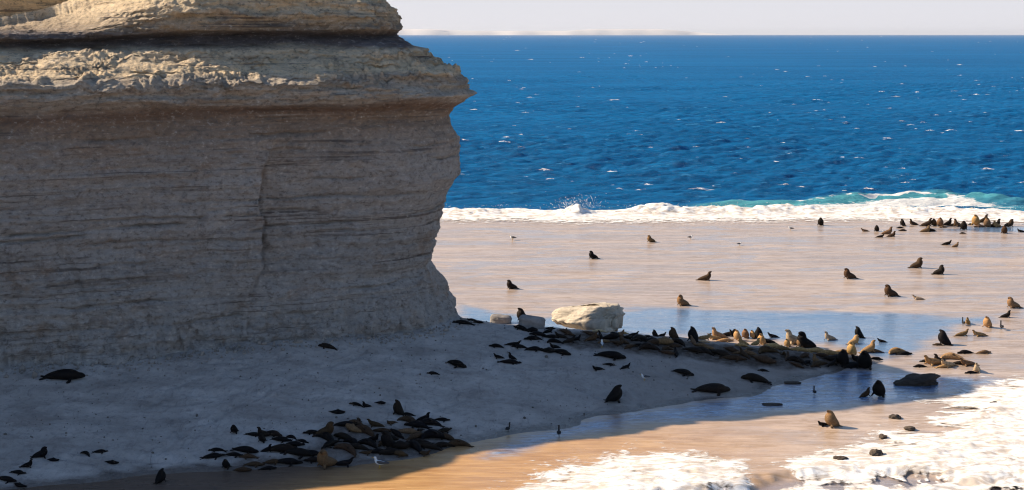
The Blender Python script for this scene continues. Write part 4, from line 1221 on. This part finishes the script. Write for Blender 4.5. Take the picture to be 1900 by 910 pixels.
    # ---- huddle beside the foam
    H = [(1708, 682, 'flat', 24, 'w', 185, 'dark'), (1720, 673, 'flat', 22, 'w', 170, 'dark'), (1737, 679, 'raised', 19, 'h', 200, 'golden'), (1749, 675, 'female_up', 16, 'h', 160, 'dark'),
         (1771, 668, 'curled', 40, 'w', 170, 'golden'), (1764, 683, 'raised', 17, 'h', 210, 'pale'), (1783, 678, 'flat', 34, 'w', -15, 'dark'), (1800, 680, 'raised', 15, 'h', 190, 'tawny'),
         (1817, 692, 'female_up', 19, 'h', 240, 'pale'), (1804, 694, 'flat', 24, 'w', 180, 'black'), (1752, 684, 'flat', 30, 'w', 10, 'golden')]
    herd(H, 'in the huddle beside the foam', 'sea lions huddled beside the foam', 'the beach', 1.22)
    # ---- sunlit rim of the colony
    R = [(1095, 611, 'flat', 14, 'w', 180, 'golden'), (1107, 606, 'female_up', 12, 'h', 160, 'golden'), (1113, 617, 'flat', 26, 'w', 175, 'pale'), (1136, 615, 'curled', 22, 'w', 10, 'golden'),
         (1155, 620, 'flat', 18, 'w', 0, 'golden'), (1174, 625, 'raised', 10, 'h', 20, 'dark'), (1217, 625, 'cone', 12, 'h', 200, 'dark'), (1228, 625, 'raised', 8, 'h', 20, 'dark'), (1200, 627, 'flat', 20, 'w', 10, 'dark'),
         (1252, 631, 'cone', 22, 'h', 200, 'brown'), (1289, 636, 'cone', 25, 'h', 120, 'black'), (1305, 632, 'raised', 13, 'h', 20, 'golden'), (1308, 636, 'flat', 22, 'w', 180, 'pale'),
         (1328, 631, 'raised', 12, 'h', 190, 'golden'), (1337, 629, 'female_up', 20, 'h', 200, 'golden'), (1350, 625, 'raised', 12, 'h', 10, 'dark'), (1344, 635, 'flat', 32, 'w', 5, 'golden'),
         (1363, 625, 'female_up', 11, 'h', 180, 'dark'), (1371, 633, 'cone', 18, 'h', 210, 'golden'), (1385, 629, 'cone', 18, 'h', 240, 'tawny'), (1382, 640, 'female_up', 14, 'h', 180, 'golden'),
         (1377, 643, 'flat', 26, 'w', 180, 'golden'), (1399, 629, 'cone', 14, 'h', 210, 'golden'), (1410, 631, 'cone', 20, 'h', 100, 'black'), (1401, 642, 'female_up', 14, 'h', 30, 'golden'),
         (1416, 641, 'cone', 19, 'h', 220, 'golden'), (1428, 638, 'raised', 12, 'h', 170, 'black'), (1436, 627, 'raised', 9, 'h', 180, 'dark'), (1433, 647, 'flat', 40, 'w', 5, 'golden'),
         (1463, 645, 'cone', 15, 'h', 220, 'golden'), (1481, 640, 'female_up', 27, 'h', 190, 'pale'), (1489, 646, 'cone', 20, 'h', 220, 'tawny'), (1502, 648, 'bull_turn', 30, 'h', 160, 'black'),
         (1487, 653, 'flat', 40, 'w', 175, 'golden'), (1515, 655, 'flat', 42, 'w', 0, 'golden'), (1541, 660, 'flat', 44, 'w', 180, 'golden'), (1455, 650, 'flat', 30, 'w', 180, 'tawny'), (1563, 657, 'curled', 30, 'w', 0, 'golden'),
         (1583, 660, 'cone', 23, 'h', 220, 'golden'), (1583, 640, 'bull_up', 17, 'h', 20, 'golden'), (1610, 656, 'female_up', 20, 'h', 20, 'golden'), (1624, 655, 'flat', 30, 'w', 175, 'tawny'),
         (1588, 669, 'flat', 32, 'w', 180, 'pale'), (1626, 668, 'flat', 24, 'w', 0, 'dark'), (1567, 682, 'cone', 29, 'h', 215, 'black'), (1609, 687, 'cone', 34, 'h', 240, 'black'), (1586, 684, 'bull_flat', 46, 'w', 185, 'black'),
         (1597, 674, 'raised', 16, 'h', 200, 'black')]
    herd(R, 'on the colony rim', 'sea lions on the sunlit colony rim', 'the boulder', 1.18)
    # ---- shaded body of the colony
    S = fill([(1045, 624), (1120, 624), (1200, 634), (1280, 640), (1360, 648), (1440, 655), (1510, 662), (1560, 668), (1552, 684), (1480, 684), (1400, 678), (1330, 672), (1250, 664), (1180, 650), (1110, 642), (1050, 640)],
             50, (18, 6.2), {'flat': 4, 'curled': 3, 'raised': 3.2, 'bull_flat': 0.7, 'female_up': 0.7}, {'dark': 3, 'black': 1.5, 'brown': 5, 'tawny': 2.2}, 0, 4, (28, 52))
    herd(S, 'in the shaded colony', 'sea lions packed in the shaded colony', 'the boulder', 1.1)
    # ---- shaded pack under the grey boulders
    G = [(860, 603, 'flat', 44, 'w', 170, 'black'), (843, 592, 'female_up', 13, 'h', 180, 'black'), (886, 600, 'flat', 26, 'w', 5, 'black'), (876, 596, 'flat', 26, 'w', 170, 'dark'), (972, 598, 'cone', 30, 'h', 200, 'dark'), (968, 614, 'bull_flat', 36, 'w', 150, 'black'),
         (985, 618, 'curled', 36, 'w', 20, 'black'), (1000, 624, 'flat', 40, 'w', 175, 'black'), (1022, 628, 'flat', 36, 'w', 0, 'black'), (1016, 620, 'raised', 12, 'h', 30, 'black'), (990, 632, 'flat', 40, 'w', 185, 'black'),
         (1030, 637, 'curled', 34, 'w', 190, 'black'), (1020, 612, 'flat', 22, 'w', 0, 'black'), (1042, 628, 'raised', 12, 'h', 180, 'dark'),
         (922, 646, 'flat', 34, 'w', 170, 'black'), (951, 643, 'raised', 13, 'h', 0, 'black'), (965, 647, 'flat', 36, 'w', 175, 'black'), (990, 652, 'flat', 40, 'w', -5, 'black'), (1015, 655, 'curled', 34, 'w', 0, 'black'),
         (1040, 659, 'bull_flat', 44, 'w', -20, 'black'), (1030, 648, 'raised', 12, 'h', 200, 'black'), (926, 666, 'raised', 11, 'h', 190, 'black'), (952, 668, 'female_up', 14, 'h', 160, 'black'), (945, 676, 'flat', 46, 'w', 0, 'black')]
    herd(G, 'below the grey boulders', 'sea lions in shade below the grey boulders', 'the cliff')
    # ---- near pack on the shaded beach
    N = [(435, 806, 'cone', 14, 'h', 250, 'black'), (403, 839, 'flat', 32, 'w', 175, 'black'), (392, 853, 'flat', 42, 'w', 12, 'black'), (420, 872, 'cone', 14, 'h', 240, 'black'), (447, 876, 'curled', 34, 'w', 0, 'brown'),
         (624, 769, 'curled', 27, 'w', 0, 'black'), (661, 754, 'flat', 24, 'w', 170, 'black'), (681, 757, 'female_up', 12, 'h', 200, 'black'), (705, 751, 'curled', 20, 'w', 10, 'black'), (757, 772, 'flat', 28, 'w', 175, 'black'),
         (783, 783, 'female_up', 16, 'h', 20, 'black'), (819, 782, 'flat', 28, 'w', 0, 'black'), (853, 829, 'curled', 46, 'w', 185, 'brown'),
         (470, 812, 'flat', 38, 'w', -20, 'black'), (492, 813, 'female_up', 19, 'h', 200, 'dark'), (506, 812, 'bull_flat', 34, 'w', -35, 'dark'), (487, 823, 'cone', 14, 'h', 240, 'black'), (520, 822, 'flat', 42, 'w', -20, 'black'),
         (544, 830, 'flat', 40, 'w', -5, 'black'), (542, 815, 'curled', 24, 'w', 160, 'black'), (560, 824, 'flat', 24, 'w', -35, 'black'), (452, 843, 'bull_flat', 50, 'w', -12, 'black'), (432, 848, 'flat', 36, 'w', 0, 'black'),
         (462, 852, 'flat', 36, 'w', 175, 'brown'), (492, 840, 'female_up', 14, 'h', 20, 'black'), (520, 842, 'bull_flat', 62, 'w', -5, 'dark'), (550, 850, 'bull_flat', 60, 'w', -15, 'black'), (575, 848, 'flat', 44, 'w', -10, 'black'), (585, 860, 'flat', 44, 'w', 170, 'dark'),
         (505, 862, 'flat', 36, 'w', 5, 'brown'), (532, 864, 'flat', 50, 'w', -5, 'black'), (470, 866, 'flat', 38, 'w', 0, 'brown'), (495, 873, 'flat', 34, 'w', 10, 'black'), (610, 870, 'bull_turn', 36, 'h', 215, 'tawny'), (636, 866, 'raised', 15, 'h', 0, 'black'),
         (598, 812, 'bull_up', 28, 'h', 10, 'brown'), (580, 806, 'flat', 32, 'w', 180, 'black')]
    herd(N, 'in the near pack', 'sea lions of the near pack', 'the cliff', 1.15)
    D = fill([(632, 782), (690, 776), (740, 786), (800, 788), (826, 800), (832, 826), (820, 846), (760, 850), (700, 850), (650, 846), (600, 832), (612, 815), (640, 806)],
             38, (19, 7.5), {'flat': 5, 'curled': 3.5, 'raised': 2, 'female_up': 0.9, 'bull_flat': 1}, {'dark': 4, 'black': 4.5, 'brown': 4, 'tawny': 1.0}, 0, 9, (38, 58))
    D += [(722, 834, 'cone', 33, 'h', 210, 'black'), (662, 792, 'curled', 40, 'w', 170, 'brown'), (640, 793, 'flat', 44, 'w', 0, 'black')]
    herd(D, 'in the dense near pack', 'sea lions of the dense near pack', 'the cliff', 1.15)
    # ---- those nearest the viewer
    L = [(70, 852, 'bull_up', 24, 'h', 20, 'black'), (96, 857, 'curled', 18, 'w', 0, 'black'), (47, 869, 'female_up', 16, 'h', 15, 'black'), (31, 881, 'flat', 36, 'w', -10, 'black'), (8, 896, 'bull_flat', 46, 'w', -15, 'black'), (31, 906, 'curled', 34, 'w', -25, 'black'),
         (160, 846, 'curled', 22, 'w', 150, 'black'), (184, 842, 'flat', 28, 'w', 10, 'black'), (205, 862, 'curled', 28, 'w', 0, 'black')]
    herd(L, 'on the nearest sand', 'sea lions on the nearest sand', 'the picture edge')
M_shelf, M_beach, M_cliff, M_sea, M_foam = mat_shelf(), mat_beach(), mat_cliff(), mat_sea(), mat_foam()
build_cliff()
build_beach()
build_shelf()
build_sea()
build_surf()
build_near_foam()
build_whitecaps()
build_coast()
build_haze()
build_rocks()
build_rubble()
M_fur = mat_fur()
build_prototypes()
build_sea_lions()
build_birds()
print('SEA LIONS', len(ANIMALS))
